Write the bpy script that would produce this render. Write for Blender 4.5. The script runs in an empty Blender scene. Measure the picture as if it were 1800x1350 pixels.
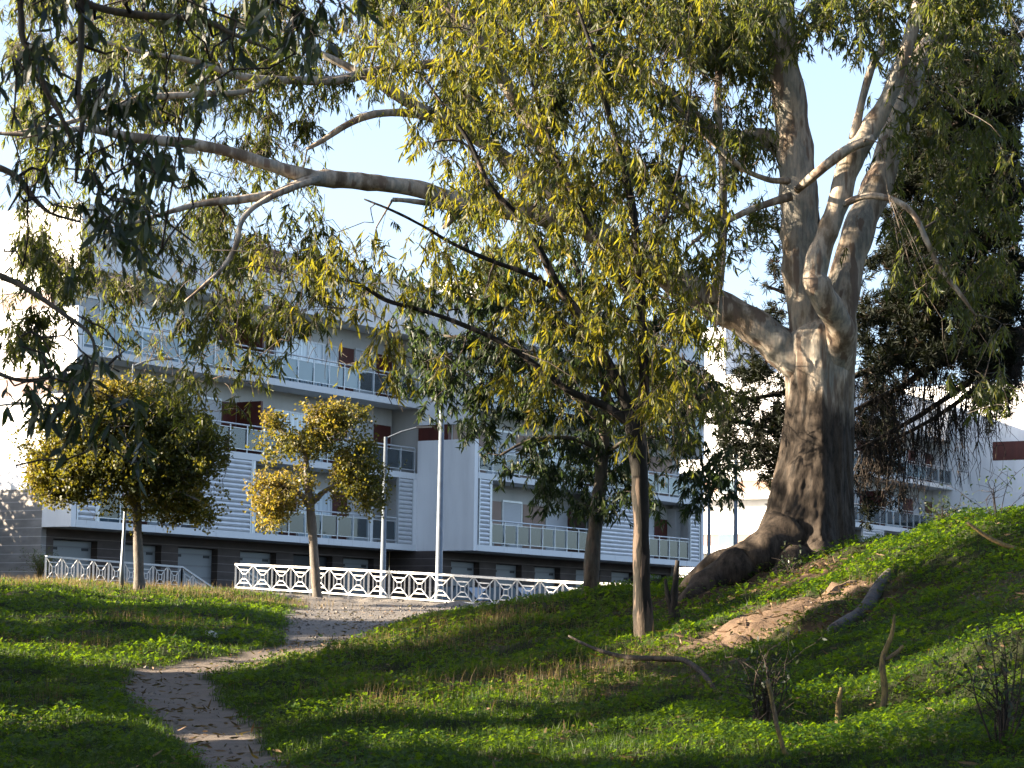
import bpy, math, random
import numpy as np
from mathutils import Matrix
rng = np.random.default_rng(7); random.seed(7)
C = bpy.context.scene.collection
# ------------------------------------------------------------------ camera
FPX, PITCH, ROLL, AZ = 4000., .112, .0144, .5652
F_ = np.array([0, math.cos(PITCH), math.sin(PITCH)]); R0 = np.array([1, 0, 0.]); U0 = np.cross(R0, F_)
R_ = math.cos(ROLL)*R0 + math.sin(ROLL)*U0; U_ = math.cos(ROLL)*U0 - math.sin(ROLL)*R0
cam = bpy.data.cameras.new('camera'); cam.lens = 80.; cam.sensor_width = 36.; cam.clip_start = .1; cam.clip_end = 4000
co = bpy.data.objects.new('camera', cam); C.objects.link(co)
M = Matrix.Identity(4)
for i in range(3): M[i][0], M[i][1], M[i][2] = R_[i], U_[i], -F_[i]
co.matrix_world = M; bpy.context.scene.camera = co
cam.dof.use_dof = True; cam.dof.focus_distance = 33.; cam.dof.aperture_fstop = 10.
# ------------------------------------------------------------------ light
SUN_EL, SUN_AZ = math.radians(17), math.radians(-91)      # azimuth from +Y, towards -X
S_ = np.array([math.sin(SUN_AZ)*math.cos(SUN_EL), math.cos(SUN_AZ)*math.cos(SUN_EL), math.sin(SUN_EL)])
w = bpy.data.worlds.new('World'); bpy.context.scene.world = w; w.use_nodes = True
nt = w.node_tree; bg = nt.nodes['Background']; sk = nt.nodes.new('ShaderNodeTexSky')
sk.sky_type = 'NISHITA'; sk.sun_disc = False; sk.sun_elevation = SUN_EL; sk.sun_rotation = SUN_AZ
sk.air_density = .8; sk.dust_density = 2.4; sk.ozone_density = 2.6; sk.altitude = 100
hs = nt.nodes.new('ShaderNodeHueSaturation'); hs.inputs['Saturation'].default_value = .8; nt.links.new(sk.outputs[0], hs.inputs['Color']); nt.links.new(hs.outputs[0], bg.inputs[0]); bg.inputs[1].default_value = .064
sl = bpy.data.lights.new('sun', 'SUN'); sl.energy = 5.; sl.angle = math.radians(.5); sl.color = (1., .83, .62)
so = bpy.data.objects.new('sun', sl); C.objects.link(so)
from mathutils import Vector
so.rotation_euler = Vector(S_).to_track_quat('Z', 'Y').to_euler()
vs = bpy.context.scene.view_settings; vs.view_transform = 'Standard'; vs.look = 'None'; vs.exposure = 2.97; vs.gamma = 1
cy = bpy.context.scene.cycles; cy.max_bounces = 8; cy.transparent_max_bounces = 12; cy.diffuse_bounces = 3; cy.glossy_bounces = 3; cy.transmission_bounces = 4
# ------------------------------------------------------------------ geometry helpers
def at(x, y, Y):
    d = F_ + R_*(x-900)/FPX - U_*(y-675)/FPX
    return d*(Y/d[1])
def atv(x, y, Y):
    d = F_[None] + R_[None]*((x-900)/FPX)[:, None] - U_[None]*((y-675)/FPX)[:, None]
    return d*(Y/d[:, 1])[:, None]
def pxv(P):
    d = P@F_; return 900+FPX*(P@R_)/d, 675-FPX*(P@U_)/d
def hsh(*a):
    h = np.zeros(a[0].shape, np.int64)
    for k, v in zip((374761393, 668265263, 1274126177), a): h = h + v.astype(np.int64)*k
    h = (h ^ (h >> 13))*1274126177 & 0x7fffffff; h = (h ^ (h >> 16)) & 0xffffff
    return h/float(0xffffff)
def vnoise(x, y, s=0):
    xi = np.floor(x); yi = np.floor(y); fx = x-xi; fy = y-yi; fx = fx*fx*(3-2*fx); fy = fy*fy*(3-2*fy)
    q = np.full(x.shape, s+11)
    a = hsh(xi, yi, q); b = hsh(xi+1, yi, q); c = hsh(xi, yi+1, q); d = hsh(xi+1, yi+1, q)
    return (a*(1-fx)+b*fx)*(1-fy)+(c*(1-fx)+d*fx)*fy
def fbm(x, y, o=4, s=0):
    r = 0; a = .5; t = 0
    for i in range(o): r = r+a*vnoise(x*2**i+17.3*i, y*2**i-9.1*i, s+i); t += a; a *= .5
    return r/t
def sst(a, b, x): t = np.clip((x-a)/(b-a), 0, 1); return t*t*(3-2*t)
def unit(v): return v/np.maximum(np.linalg.norm(v, axis=-1, keepdims=True), 1e-9)

def mesh_np(name, V, loops, starts, mat, parent=None, attrs=None, smooth=False):
    me = bpy.data.meshes.new(name)
    me.vertices.add(len(V)); me.vertices.foreach_set('co', np.asarray(V, np.float32).ravel())
    me.loops.add(len(loops)); me.loops.foreach_set('vertex_index', np.asarray(loops, np.int32))
    me.polygons.add(len(starts)); me.polygons.foreach_set('loop_start', np.asarray(starts, np.int32))
    me.polygons.foreach_set('use_smooth', np.full(len(starts), bool(smooth)))
    me.update(calc_edges=True)
    for k, v in (attrs or {}).items():
        a = me.attributes.new(k, 'FLOAT', 'POINT'); a.data.foreach_set('value', np.asarray(v, np.float32))
    for m in (mat if isinstance(mat, list) else [mat]): me.materials.append(m)
    o = bpy.data.objects.new(name, me); C.objects.link(o)
    if parent: o.parent = parent
    return o
def tag(o, label=None, cat=None, group=None, kind=None):
    if label: o['label'] = label
    if cat: o['category'] = cat
    if group: o['group'] = group
    if kind: o['kind'] = kind
    return o
def empty(name, loc=(0, 0, 0), label=None, cat=None, group=None, rz=0):
    o = bpy.data.objects.new(name, None); C.objects.link(o); o.location = loc; o.rotation_euler = (0, 0, rz)
    return tag(o, label, cat, group)
class MB:
    def __init__(s): s.V = []; s.F = []; s.n = 0
    def add(s, V, F):
        s.V.append(np.asarray(V, float)); s.F += [tuple(i+s.n for i in f) for f in F]; s.n += len(V)
    def box(s, x0, x1, y0, y1, z0, z1):
        s.add([(x0, y0, z0), (x1, y0, z0), (x1, y1, z0), (x0, y1, z0), (x0, y0, z1), (x1, y0, z1), (x1, y1, z1), (x0, y1, z1)],
              [(0, 3, 2, 1), (4, 5, 6, 7), (0, 1, 5, 4), (1, 2, 6, 5), (2, 3, 7, 6), (3, 0, 4, 7)])
    def tube(s, P, r, k=6, caps=True, nz=0.):
        P = np.asarray(P, float); n = len(P); r = np.broadcast_to(np.asarray(r, float), (n,))
        T = np.gradient(P, axis=0); T = unit(T)
        a = np.array([0, 0, 1.]) if abs(T[0][2]) < .9 else np.array([1., 0, 0])
        V = np.zeros((n, k, 3)); th = np.arange(k)*2*np.pi/k
        for i in range(n):
            a = a - T[i]*(a@T[i]); a = a/np.linalg.norm(a); b = np.cross(T[i], a)
            rr = r[i]*(1+nz*(np.sin(3*th+i*.7)*.5+np.sin(5*th-i*1.3)*.3)) if nz else r[i]
            V[i] = P[i]+(np.cos(th)*rr)[:, None]*a+(np.sin(th)*rr)[:, None]*b
        F = []
        for i in range(n-1):
            for j in range(k):
                j2 = (j+1) % k; F.append((i*k+j, i*k+j2, (i+1)*k+j2, (i+1)*k+j))
        if caps: F.append(tuple(range(k))[::-1]); F.append(tuple((n-1)*k+j for j in range(k)))
        s.add(V.reshape(-1, 3), F)
    def bar(s, a, b, w, d=None):           # rectangular bar between two points
        a = np.asarray(a, float); b = np.asarray(b, float); d = d or w
        T = unit(b-a); h = np.array([0, 0, 1.]) if abs(T[2]) < .95 else np.array([1., 0, 0])
        x = unit(np.cross(T, h)); z = np.cross(x, T); V = []
        for p in (a, b):
            for sx, sz in ((-1, -1), (1, -1), (1, 1), (-1, 1)): V.append(p+x*sx*d/2+z*sz*w/2)
        s.add(V, [(0, 1, 2, 3), (7, 6, 5, 4), (0, 4, 5, 1), (1, 5, 6, 2), (2, 6, 7, 3), (3, 7, 4, 0)])
    def build(s, name, mat, parent=None, smooth=False, attrs=None):
        V = np.concatenate(s.V); L = [i for f in s.F for i in f]; st = np.cumsum([0]+[len(f) for f in s.F])[:-1]
        return mesh_np(name, V, L, st, mat, parent, attrs, smooth)
def crom(P, m=6):      # catmull-rom through rows of P
    P = np.asarray(P, float); Q = np.vstack([2*P[0]-P[1], P, 2*P[-1]-P[-2]]); out = []
    for i in range(len(P)-1):
        p0, p1, p2, p3 = Q[i:i+4]
        for t in np.arange(m)/m:
            out.append(.5*((2*p1)+(-p0+p2)*t+(2*p0-5*p1+4*p2-p3)*t*t+(-p0+3*p1-3*p2+p3)*t**3))
    out.append(P[-1]); return np.array(out)
# ------------------------------------------------------------------ materials
class NT:
    def __init__(s, name):
        s.m = bpy.data.materials.new(name); s.m.use_nodes = True; s.t = s.m.node_tree; s.b = s.t.nodes['Principled BSDF']
        s.out = s.t.nodes['Material Output']
    def n(s, typ, **k):
        nd = s.t.nodes.new('ShaderNode'+typ)
        for a, v in k.items():
            if a in nd.inputs: nd.inputs[a].default_value = v
            else: setattr(nd, a, v)
        return nd
    def l(s, a, b): s.t.links.new(a, b)
    def coords(s, scale=(1, 1, 1), kind='Object'):
        tc = s.n('TexCoord'); mp = s.n('Mapping'); mp.inputs['Scale'].default_value = scale; s.l(tc.outputs[kind], mp.inputs[0]); return mp.outputs[0]
    def noise(s, sc, det=4, vec=None, rough=.55):
        nd = s.n('TexNoise'); nd.inputs['Scale'].default_value = sc; nd.inputs['Detail'].default_value = det; nd.inputs['Roughness'].default_value = rough
        s.l(vec if vec is not None else s.coords(), nd.inputs['Vector']); return nd.outputs['Fac']
    def ramp(s, fac, stops, interp='LINEAR'):
        r = s.n('ValToRGB'); e = r.color_ramp.elements; r.color_ramp.interpolation = interp
        while len(e) < len(stops): e.new(.5)
        for el, (p, c) in zip(e, stops): el.position = p; el.color = (*c, 1) if len(c) == 3 else c
        s.l(fac, r.inputs[0]); return r.outputs[0]
    def mix(s, f, a, b, mode='MIX'):
        m = s.n('MixRGB'); m.blend_type = mode
        for i, v in enumerate((f, a, b)):
            if hasattr(v, 'is_linked'): s.l(v, m.inputs[i])
            else: m.inputs[i].default_value = v if i == 0 else (*v, 1)
        return m.outputs[0]
    def bump(s, h, st=.3, dist=.02):
        b = s.n('Bump'); b.inputs['Strength'].default_value = st; b.inputs['Distance'].default_value = dist
        s.l(h, b.inputs['Height']); s.l(b.outputs[0], s.b.inputs['Normal'])
    def attr(s, name):
        a = s.n('Attribute'); a.attribute_name = name; return a.outputs['Fac']
    def set(s, col=None, rough=.6, spec=.3, metal=0):
        if col is not None:
            if hasattr(col, 'is_linked'): s.l(col, s.b.inputs['Base Color'])
            else: s.b.inputs['Base Color'].default_value = (*col, 1)
        s.b.inputs['Roughness'].default_value = rough; s.b.inputs['Specular IOR Level'].default_value = spec; s.b.inputs['Metallic'].default_value = metal
        return s
g3 = lambda v: (v, v, v)
def simple(name, col, rough=.6, var=.08, sc=3., metal=0, spec=.3, streak=False):
    t = NT(name); c2 = tuple(c*(1-var*2) for c in col); c3 = tuple(min(1, c*(1+var)) for c in col)
    t.set(t.ramp(t.noise(sc, 5, t.coords((1, 1, .15) if streak else (1, 1, 1))), [(.3, c2), (.65, c3)]), rough, spec, metal); return t.m
M_ = {}
def wallmat(name, col, joints=False):
    t = NT(name)
    v = t.coords((1, 1, 1)); grime = t.ramp(t.noise(1.2, 6, t.coords((.8, .8, .12))), [(.42, g3(1)), (.75, g3(.78))])
    spots = t.ramp(t.noise(9, 4, t.coords((1, 1, .25))), [(.6, g3(1)), (.82, g3(.9))])
    c = t.mix(1., t.mix(1., col, grime, 'MULTIPLY'), spots, 'MULTIPLY')
    if joints:
        sp = t.n('SeparateXYZ'); t.l(v, sp.inputs[0]); mm = t.n('Math', operation='FRACT'); mu = t.n('Math', operation='MULTIPLY'); mu.inputs[1].default_value = 3.3
        t.l(sp.outputs[2], mu.inputs[0]); t.l(mu.outputs[0], mm.inputs[0])
        j = t.ramp(mm.outputs[0], [(0, g3(1)), (.05, g3(1)), (.075, g3(0))]); jc = tuple(min(1, x*1.7+.05) for x in col)
        tone = t.ramp(t.noise(1.1, 3, t.coords((1, 1, 3))), [(.35, g3(.8)), (.7, g3(1.15))])
        c = t.mix(j, t.mix(1., c, tone, 'MULTIPLY'), jc)
    t.set(c, .75, .2); t.bump(t.noise(60, 3, v), .15, .005); return t.m
M_['white'] = wallmat('white_render', (.76, .76, .755))
M_['stain'] = None
M_['slab'] = None
t = NT('slab_edge_paint')   # white edge with rusty drip stains
dr = t.ramp(t.noise(6, 5, t.coords((1.6, 1.6, .1)), .7), [(.60, g3(0)), (.74, g3(1))])
t.set(t.mix(dr, (.64, .65, .65), (.36, .33, .29)), .7, .2); M_['slab'] = t.m
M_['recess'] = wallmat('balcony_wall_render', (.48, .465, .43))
M_['brick'] = wallmat('dark_cladding', (.085, .068, .060), True)
M_['clad'] = wallmat('pale_cladding', (.25, .235, .22), True)
M_['brown'] = simple('dark_brown_panel', (.075, .017, .012), .45, .12, 4, streak=True)
M_['tan'] = simple('tan_panel', (.24, .155, .115), .5, .06, 2)
M_['metal'] = simple('galvanised_steel', (.50, .52, .54), .45, .08, 6, .3)
M_['rail'] = simple('aluminium_rail', (.55, .57, .58), .4, .05, 6, .5)
M_['pole'] = simple('lamp_pole_steel', (.13, .15, .17), .45, .1, 4, .4)
M_['dark'] = simple('dark_plastic_and_bay_shade', (.03, .032, .035), .5)
M_['whitepaint'] = simple('white_fence_paint', (0.5060, 0.5060, 0.4945), .45, .04, 5)
M_['rubber'] = simple('rubber', (.02, .02, .02), .8)
def slats(name, col, freq, dk, axis=2):
    t = NT(name); sp = t.n('SeparateXYZ'); t.l(t.coords(), sp.inputs[0]); mu = t.n('Math', operation='MULTIPLY'); mu.inputs[1].default_value = freq
    fr = t.n('Math', operation='FRACT'); t.l(sp.outputs[axis], mu.inputs[0]); t.l(mu.outputs[0], fr.inputs[0])
    t.set(t.mix(t.ramp(fr.outputs[0], [(0, g3(1)), (.12, g3(0)), (.85, g3(0)), (1, g3(.6))]), col, dk), .55, .3)
    t.bump(fr.outputs[0], .5, .01); return t.m
M_['shutter'] = slats('roller_shutter', (.46, .47, .48), 16, (.32, .33, .34))
M_['garage'] = slats('garage_door_panel', (.22, .235, .24), 2.3, (.15, .155, .16))
M_['louver'] = simple('louver_aluminium', (.60, .61, .62), .4, .05, 3, .2)
t = NT('asphalt'); v = t.coords(); t.set(t.mix(.6, t.ramp(t.noise(80, 3, v), [(.3, g3(.012)), (.7, g3(.03))]), t.ramp(t.noise(1.5, 5, v), [(.3, g3(.014)), (.7, g3(.03))])), .85); M_['asphalt'] = t.m
def glass(name, tint, opac, gl=.9):
    t = NT(name); tr = t.n('BsdfTransparent'); tr.inputs[0].default_value = (*tint, 1)
    df = t.n('BsdfDiffuse'); df.inputs[0].default_value = (.45, .62, .66, 1); gs = t.n('BsdfGlossy'); gs.inputs['Roughness'].default_value = .03; gs.inputs[0].default_value = (.9, .95, 1, 1)
    fr = t.n('Fresnel'); fr.inputs[0].default_value = 1.6; m1 = t.n('MixShader'); m1.inputs[0].default_value = opac
    t.l(tr.outputs[0], m1.inputs[1]); t.l(df.outputs[0], m1.inputs[2]); m2 = t.n('MixShader'); t.l(fr.outputs[0], m2.inputs[0]); t.l(m1.outputs[0], m2.inputs[1]); t.l(gs.outputs[0], m2.inputs[2])
    t.l(m2.outputs[0], t.out.inputs[0]); return t.m
M_['glass'] = glass('clear_balcony_glass', (.80, .86, .87), .06)
M_['bglass'] = glass('bluish_balcony_glass', (.62, .80, .84), .34)
M_['gglass'] = glass('smoked_balcony_glass', (.35, .36, .36), .05)
t = NT('window_glass'); t.set((.10, .14, .17), .05, .9); t.b.inputs['Coat Weight'].default_value = .6; M_['wglass'] = t.m
t = NT('curtained_window'); c = t.ramp(t.noise(14, 2, t.coords((1, 1, .02))), [(.35, (.34, .42, .47)), (.6, (.62, .70, .74))]); t.set(c, .12, .8); M_['cglass'] = t.m

def leafmat(name, stops, trans=.35, rough=.42, spec=.45, tcol=(.30, .30, .03)):
    t = NT(name); a = t.attr('rnd'); col = t.ramp(a, stops)
    t.set(col, rough, spec); tl = t.n('BsdfTranslucent'); t.l(t.mix(1., t.mix(.5, col, tcol), (1.9, 1.8, 1.1), 'MULTIPLY'), tl.inputs[0])
    mx = t.n('MixShader'); mx.inputs[0].default_value = trans*1.15; t.l(t.b.outputs[0], mx.inputs[1]); t.l(tl.outputs[0], mx.inputs[2]); t.l(mx.outputs[0], t.out.inputs[0]); return t.m
M_['leafG'] = leafmat('gum_leaf', [(0, (.012, .022, .010)), (.5, (.028, .040, .014)), (.85, (.062, .068, .020)), (1, (.12, .095, .02))], .38, .5, .24, tcol=(.14, .165, .022))
M_['leafA'] = leafmat('young_gum_leaf', [(0, (.012, .024, .007)), (.45, (.028, .042, .011)), (.8, (.066, .070, .014)), (1, (.18, .125, .012))], .40, .5, .22, tcol=(.185, .175, .014))
M_['leafB'] = leafmat('blue_gum_leaf', [(0, (.007, .016, .010)), (.6, (.018, .032, .018)), (1, (.045, .055, .020))], .28, .5, .25, tcol=(.07, .115, .04))
M_['leafN'] = leafmat('dark_gum_leaf', [(0, (.007, .016, .009)), (.7, (.015, .028, .014)), (1, (.035, .038, .012))], .22, .45, .4, tcol=(.07, .10, .02))
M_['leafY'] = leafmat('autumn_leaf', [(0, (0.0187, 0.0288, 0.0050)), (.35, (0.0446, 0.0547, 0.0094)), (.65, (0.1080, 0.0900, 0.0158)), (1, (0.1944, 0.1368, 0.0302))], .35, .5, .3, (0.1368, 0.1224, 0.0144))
M_['needle'] = leafmat('pine_needle', [(0, (.0022, .004, .0022)), (.7, (.0055, .0092, .0038)), (.9, (.012, .010, .005)), (1, (.020, .010, .005))], .08, .7, .15, tcol=(.03, .04, .012))
M_['clover'] = leafmat('clover_leaf', [(0, (.007, .027, .003)), (.5, (.018, .054, .005)), (1, (.050, .088, .010))], .42, .55, .2, (.135, .21, .005))
M_['grass'] = leafmat('grass_blade', [(0, (.009, .026, .004)), (.6, (.020, .045, .007)), (.9, (.045, .055, .015)), (1, (.08, .065, .035))], .34, .55, .2, (.075, .13, .010))
M_['dry'] = leafmat('dry_grass_blade', [(0, (0.0700, 0.0504, 0.0280)), (1, (0.1820, 0.1372, 0.0770))], .25, .7, .15, (0.1680, 0.1260, 0.0630))
M_['litter'] = leafmat('dead_leaf', [(0, (0.0270, 0.0150, 0.0084)), (.6, (0.0840, 0.0480, 0.0270)), (1, (0.1800, 0.1260, 0.0780))], .08, .8, .2)

def bark(name, cols, dark=(.035, .027, .02), zlow=-99, pal=.5, sc=1.):
    t = NT(name); v = t.coords((2.2*sc, 2.2*sc, .85*sc)); n1 = t.noise(1.2, 6, v, .6)
    base = t.ramp(n1, [(.30, cols[0]), (.42, cols[1]), (.5, cols[2]), (.58, cols[3]), (.72, cols[4])])
    fine = t.ramp(t.noise(9, 6, t.coords((2.4*sc, 2.4*sc, .25*sc)), .65), [(.3, g3(.62)), (.6, g3(1.08))])
    c = t.mix(1., base, fine, 'MULTIPLY')
    # long strips of peeling brown bark
    st = t.ramp(t.noise(2.3, 4, t.coords((2.2*sc, 2.2*sc, .35*sc)), .5), [(.56, g3(0)), (.60, g3(1))])
    c = t.mix(t.mix(1., st, g3(pal), 'MULTIPLY'), c, (.14, .10, .075))
    h = t.noise(7, 8, t.coords((2.5*sc, 2.5*sc, .4*sc)), .7)
    if zlow > -50:                        # rough dark bark low on the trunk
        sp = t.n('SeparateXYZ'); t.l(t.coords(), sp.inputs[0]); nz = t.noise(1.3, 5, t.coords((1.6, 1.6, .5)), .6)
        m = t.n('Math', operation='MULTIPLY_ADD'); m.inputs[1].default_value = 2.6; t.l(nz, m.inputs[0]); sb = t.n('Math', operation='SUBTRACT'); sb.inputs[0].default_value = zlow; t.l(sp.outputs[2], sb.inputs[1]); t.l(sb.outputs[0], m.inputs[2])
        f = t.ramp(m.outputs[0], [(.55, g3(0)), (1., g3(1))]); rough = t.ramp(t.noise(3.2, 9, t.coords((3, 3, .7)), .75), [(.36, tuple(x*.3 for x in dark)), (.64, tuple(x*3.0 for x in dark))])
        c = t.mix(f, c, rough)
    t.set(c, .82, .2); t.bump(h, .5, .022); return t.m
M_['barkG'] = bark('gum_bark', [(0.0671, 0.0512, 0.0390), (0.1830, 0.1403, 0.1000), (0.3782, 0.3172, 0.2501), (0.2074, 0.2013, 0.1769), (0.4636, 0.4026, 0.3294)], dark=(.021, .016, .012), zlow=2.2, pal=.9)
M_['barkA'] = bark('young_gum_bark', [(0.0330, 0.0281, 0.0231), (0.0627, 0.0495, 0.0396), (0.0825, 0.0726, 0.0594), (0.0594, 0.0561, 0.0495), (0.0990, 0.0891, 0.0726)], zlow=-.2, pal=.6, sc=2.5)
M_['barkS'] = bark('dark_young_gum_bark', [(0.0055, 0.0049, 0.0038), (0.0098, 0.0082, 0.0065), (0.0163, 0.0142, 0.0109), (0.0087, 0.0082, 0.0071), (0.0142, 0.0120, 0.0098)], zlow=-.2, pal=.6, sc=2.5)
M_['barkL'] = bark('limb_bark', [(0.0378, 0.0302, 0.0226), (0.0655, 0.0504, 0.0378), (0.0958, 0.0806, 0.0655), (0.0706, 0.0655, 0.0580), (0.1108, 0.0958, 0.0781)], pal=.7, sc=2.)
M_['barkD'] = bark('dark_bark', [(0.0165, 0.0138, 0.0110), (0.0275, 0.0220, 0.0176), (0.0385, 0.0303, 0.0248), (0.0275, 0.0248, 0.0220), (0.0495, 0.0413, 0.0330)], pal=.3, sc=3)
M_['barkP'] = bark('plane_bark', [(0.0577, 0.0495, 0.0413), (0.0825, 0.0701, 0.0577), (0.1155, 0.1031, 0.0866), (0.0825, 0.0784, 0.0701), (0.1320, 0.1196, 0.1031)], pal=.4, sc=3)
M_['lichen'] = bark('lichen_stick', [(0.0600, 0.0480, 0.0280), (0.1200, 0.0900, 0.0400), (0.2200, 0.1600, 0.0600), (0.1000, 0.0740, 0.0500), (0.2800, 0.2000, 0.0900)], pal=.5, sc=6)
M_['greylog'] = bark('weathered_wood', [(.03, .03, .03), (.055, .055, .056), (.085, .085, .09), (.06, .06, .06), (.11, .11, .115)], pal=.6, sc=3)
# ------------------------------------------------------------------ terrain
FX = [-60, -30, -17, -14.6, -11.6, -10.6, -9.4, -8.7, .2, 4, 12, 30, 80]; FY = [62, 64, 70, 71.2, 76.3, 76, 73, 71.8, 59.6, 55.8, 51, 44, 30]
A_ = at(731, 958, 96.); D_ = np.array([math.sin(AZ), math.cos(AZ), 0]); N_ = np.array([math.cos(AZ), -math.sin(AZ), 0])
ROADZ = .55
CP = [(0, 1350, 18), (300, 1350, 17.5), (600, 1350, 17.5), (900, 1350, 17.5), (1200, 1350, 17), (1500, 1350, 16.3), (1800, 1350, 15),
      (1500, 1150, 24), (1800, 1110, 20), (1500, 975, 35), (1700, 928, 32), (1800, 912, 29.5), (1440, 1000, 36), (1300, 1060, 33), (1300, 1200, 24), (1135, 1135, 28),
      (1135, 1042, 37), (1040, 1042, 40), (970, 1060, 43), (900, 1082, 47), (700, 1122, 42), (600, 1085, 50), (560, 1053, 64), (800, 1066, 58), (600, 1170, 33), (900, 1170, 30), (900, 1250, 23),
      (0, 1200, 29), (250, 1182, 32), (0, 1100, 42), (250, 1085, 46), (0, 1036, 58), (250, 1040, 60), (500, 1064, 58), (400, 1130, 39.5), (1630, 1240, 19.5), (1230, 1030, 38)]
CW = np.array([at(*c) for c in CP])
CW = np.vstack([CW, [[-2, 2, -1.6], [3, 0, -1.5], [-12, 10, -1.4], [-20, 30, -.5], [-22, 55, 1.1], [-25, 70, 1.7], [14, 12, .6], [20, 30, 2.0], [0, -20, -2.2], [-30, -10, -2],
                      [30, 10, 2.5], [8, 48, .6], [14, 44, .8], [22, 42, 1.], [-12.5, 70, 1.55], [3, 51, .55], [5.5, 41.5, .95], [9.5, 39, 1.15], [-17, 85, 1.6]]])
def tps_fit(P, z):
    d = np.linalg.norm(P[:, None]-P[None], axis=2); K = np.where(d > 0, d*d*np.log(d+1e-9), 0)+np.eye(len(P))*.6
    Q = np.hstack([np.ones((len(P), 1)), P]); n = len(P)
    Lm = np.zeros((n+3, n+3)); Lm[:n, :n] = K; Lm[:n, n:] = Q; Lm[n:, :n] = Q.T
    return np.linalg.solve(Lm, np.concatenate([z, np.zeros(3)]))
TW = tps_fit(CW[:, :2], CW[:, 2])
def hill(x, y):
    sh = x.shape; xx = np.clip(x.ravel(), -32, 34); yy = np.clip(y.ravel(), -22, 80); out = np.zeros(len(xx)); P = CW[:, :2]
    for i in range(0, len(xx), 100000):
        X = np.stack([xx[i:i+100000], yy[i:i+100000]], 1); d2 = ((X[:, None]-P[None])**2).sum(2)
        out[i:i+100000] = (np.where(d2 > 0, .5*d2*np.log(d2+1e-12), 0)@TW[:len(P)])+TW[-3]+X@TW[-2:]
    return out.reshape(sh)
def segdist(x, y, pts):
    best = np.full(x.shape, 1e9); tt = np.zeros(x.shape)
    for (ax, ay, aw), (bx, by, bw) in zip(pts[:-1], pts[1:]):
        L2 = (bx-ax)**2+(by-ay)**2; t = np.clip(((x-ax)*(bx-ax)+(y-ay)*(by-ay))/L2, 0, 1)
        d = np.hypot(x-ax-t*(bx-ax), y-ay-t*(by-ay)) / (aw+(bw-aw)*t); best = np.minimum(best, d)
    return best
_ys = np.arange(10, 75, .1)
def ground_px(px_, py_):   # point of the hill under an image position
    P = atv(np.full(_ys.shape, px_, float), np.full(_ys.shape, py_, float), _ys); z = hill(P[:, 0], P[:, 1]); k = np.argmax(P[:, 2] < z)
    # last clear point before the ray enters the ground
    return P[k] if (P[:, 2] < z).any() else P[-1]
PATH = [(430, 1380, 85), (425, 1340, 82), (385, 1295, 75), (325, 1245, 80), (285, 1205, 80), (300, 1178, 65), (400, 1160, 75), (500, 1148, 75), (560, 1128, 85)]
GRAV = [(570, 1126, 80), (600, 1105, 95), (620, 1085, 120), (650, 1072, 150), (700, 1066, 150)]
def path_world(lst):
    out = []
    for x, y, w_ in lst:
        p = ground_px(x, y); out.append((p[0], p[1], w_*1.03*p[1]/FPX))
    return out
PW = path_world(PATH); GW = path_world(GRAV)
e_ = ground_px(590, 1062); GW += [(e_[0], min(e_[1], 62), 1.6)]; GW2 = [(-6, 66.5, 2.2), (-3, 61.5, 2.6), (1.5, 55.5, 2.0), (3.5, 52, 1.2)]
DIRT = [(*ground_px(1300, 1118)[:2], .75), (*ground_px(1370, 1085)[:2], .8), (*ground_px(1450, 1055)[:2], .62)]
LIT = [(*ground_px(1215, 1055)[:2], 1.1), (*ground_px(1330, 1035)[:2], 1.2), (*ground_px(1440, 1018)[:2], .9)]
LIT2 = [(*ground_px(1440, 1112)[:2], .5), (*ground_px(1530, 1075)[:2], .6), (*ground_px(1580, 1050)[:2], .5)]
print('path', [tuple(np.round(p, 1)) for p in PW], [tuple(np.round(p, 1)) for p in GW])
def masks(x, y):
    n = fbm(x*1.3, y*1.3, 4, 3)-.5; n2 = fbm(x*5, y*5, 3, 9)-.5
    p = 1-sst(.75, 1.25, segdist(x, y, PW)+n*.9+n2*.5)
    g = np.maximum(1-sst(.8, 1.15, segdist(x, y, GW)+n*.5), 1-sst(.8, 1.1, segdist(x, y, GW2)+n*.3))
    d = 1-sst(.75, 1.2, segdist(x, y, DIRT)+n*.8+n2*.3); l = np.maximum(1-sst(.6, 1.3, segdist(x, y, LIT)+n*1.0), .8*(1-sst(.6, 1.3, segdist(x, y, LIT2)+n)))
    s = sst(.10, .22, fbm(x*.55+3, y*.55, 3, 21)-.5)*.8   # bare soil patches
    return p, g, d, l, s
def ground(x, y):
    z = hill(x, y); p, g, d, l, s = masks(x, y); near = sst(75, 60, y)*sst(-5, 6, y)
    bare = np.clip(np.maximum(1-sst(.5, 2.3, segdist(x, y, PW)), 1-sst(.8, 1.6, segdist(x, y, GW)))+d*.5, 0, 1)
    z = z+near*((1-bare)*(.34*(fbm(x*.8, y*.8, 3, 31)-.5)+.17*(fbm(x*3.1, y*3.1, 3, 41)-.5)+.03)-.05*bare+p*.06*(fbm(x*3, y*3, 3, 55)-.5)+d*.30*(fbm(x*2.2, y*2.2, 4, 61)-.35)+d*.16*(fbm(x*7, y*7, 3, 65)-.5))
    fy = np.interp(x, FX, FY); u = (x-A_[0])*D_[0]+(y-A_[1])*D_[1]
    back = sst(.35, 1.1, y-fy)*sst(-21.6, -20.9, u)
    return z*(1-back)+ROADZ*back
def axis(a, b, st, far, g=1.22):
    c = list(np.arange(a, b, st)); s = st; v = b
    while v < far[1]: c.append(v); s *= g; v += s
    s = st; v = a-st; pre = []
    while v > far[0]: pre.append(v); s *= g; v -= s
    return np.array(pre[::-1]+c)
gx = axis(-13, 13, .09, (-900, 900)); gy = axis(13, 50, .09, (-300, 1500), 1.06)
X, Y = np.meshgrid(gx, gy); Z = ground(X, Y); mp_ = masks(X, Y)
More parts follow.
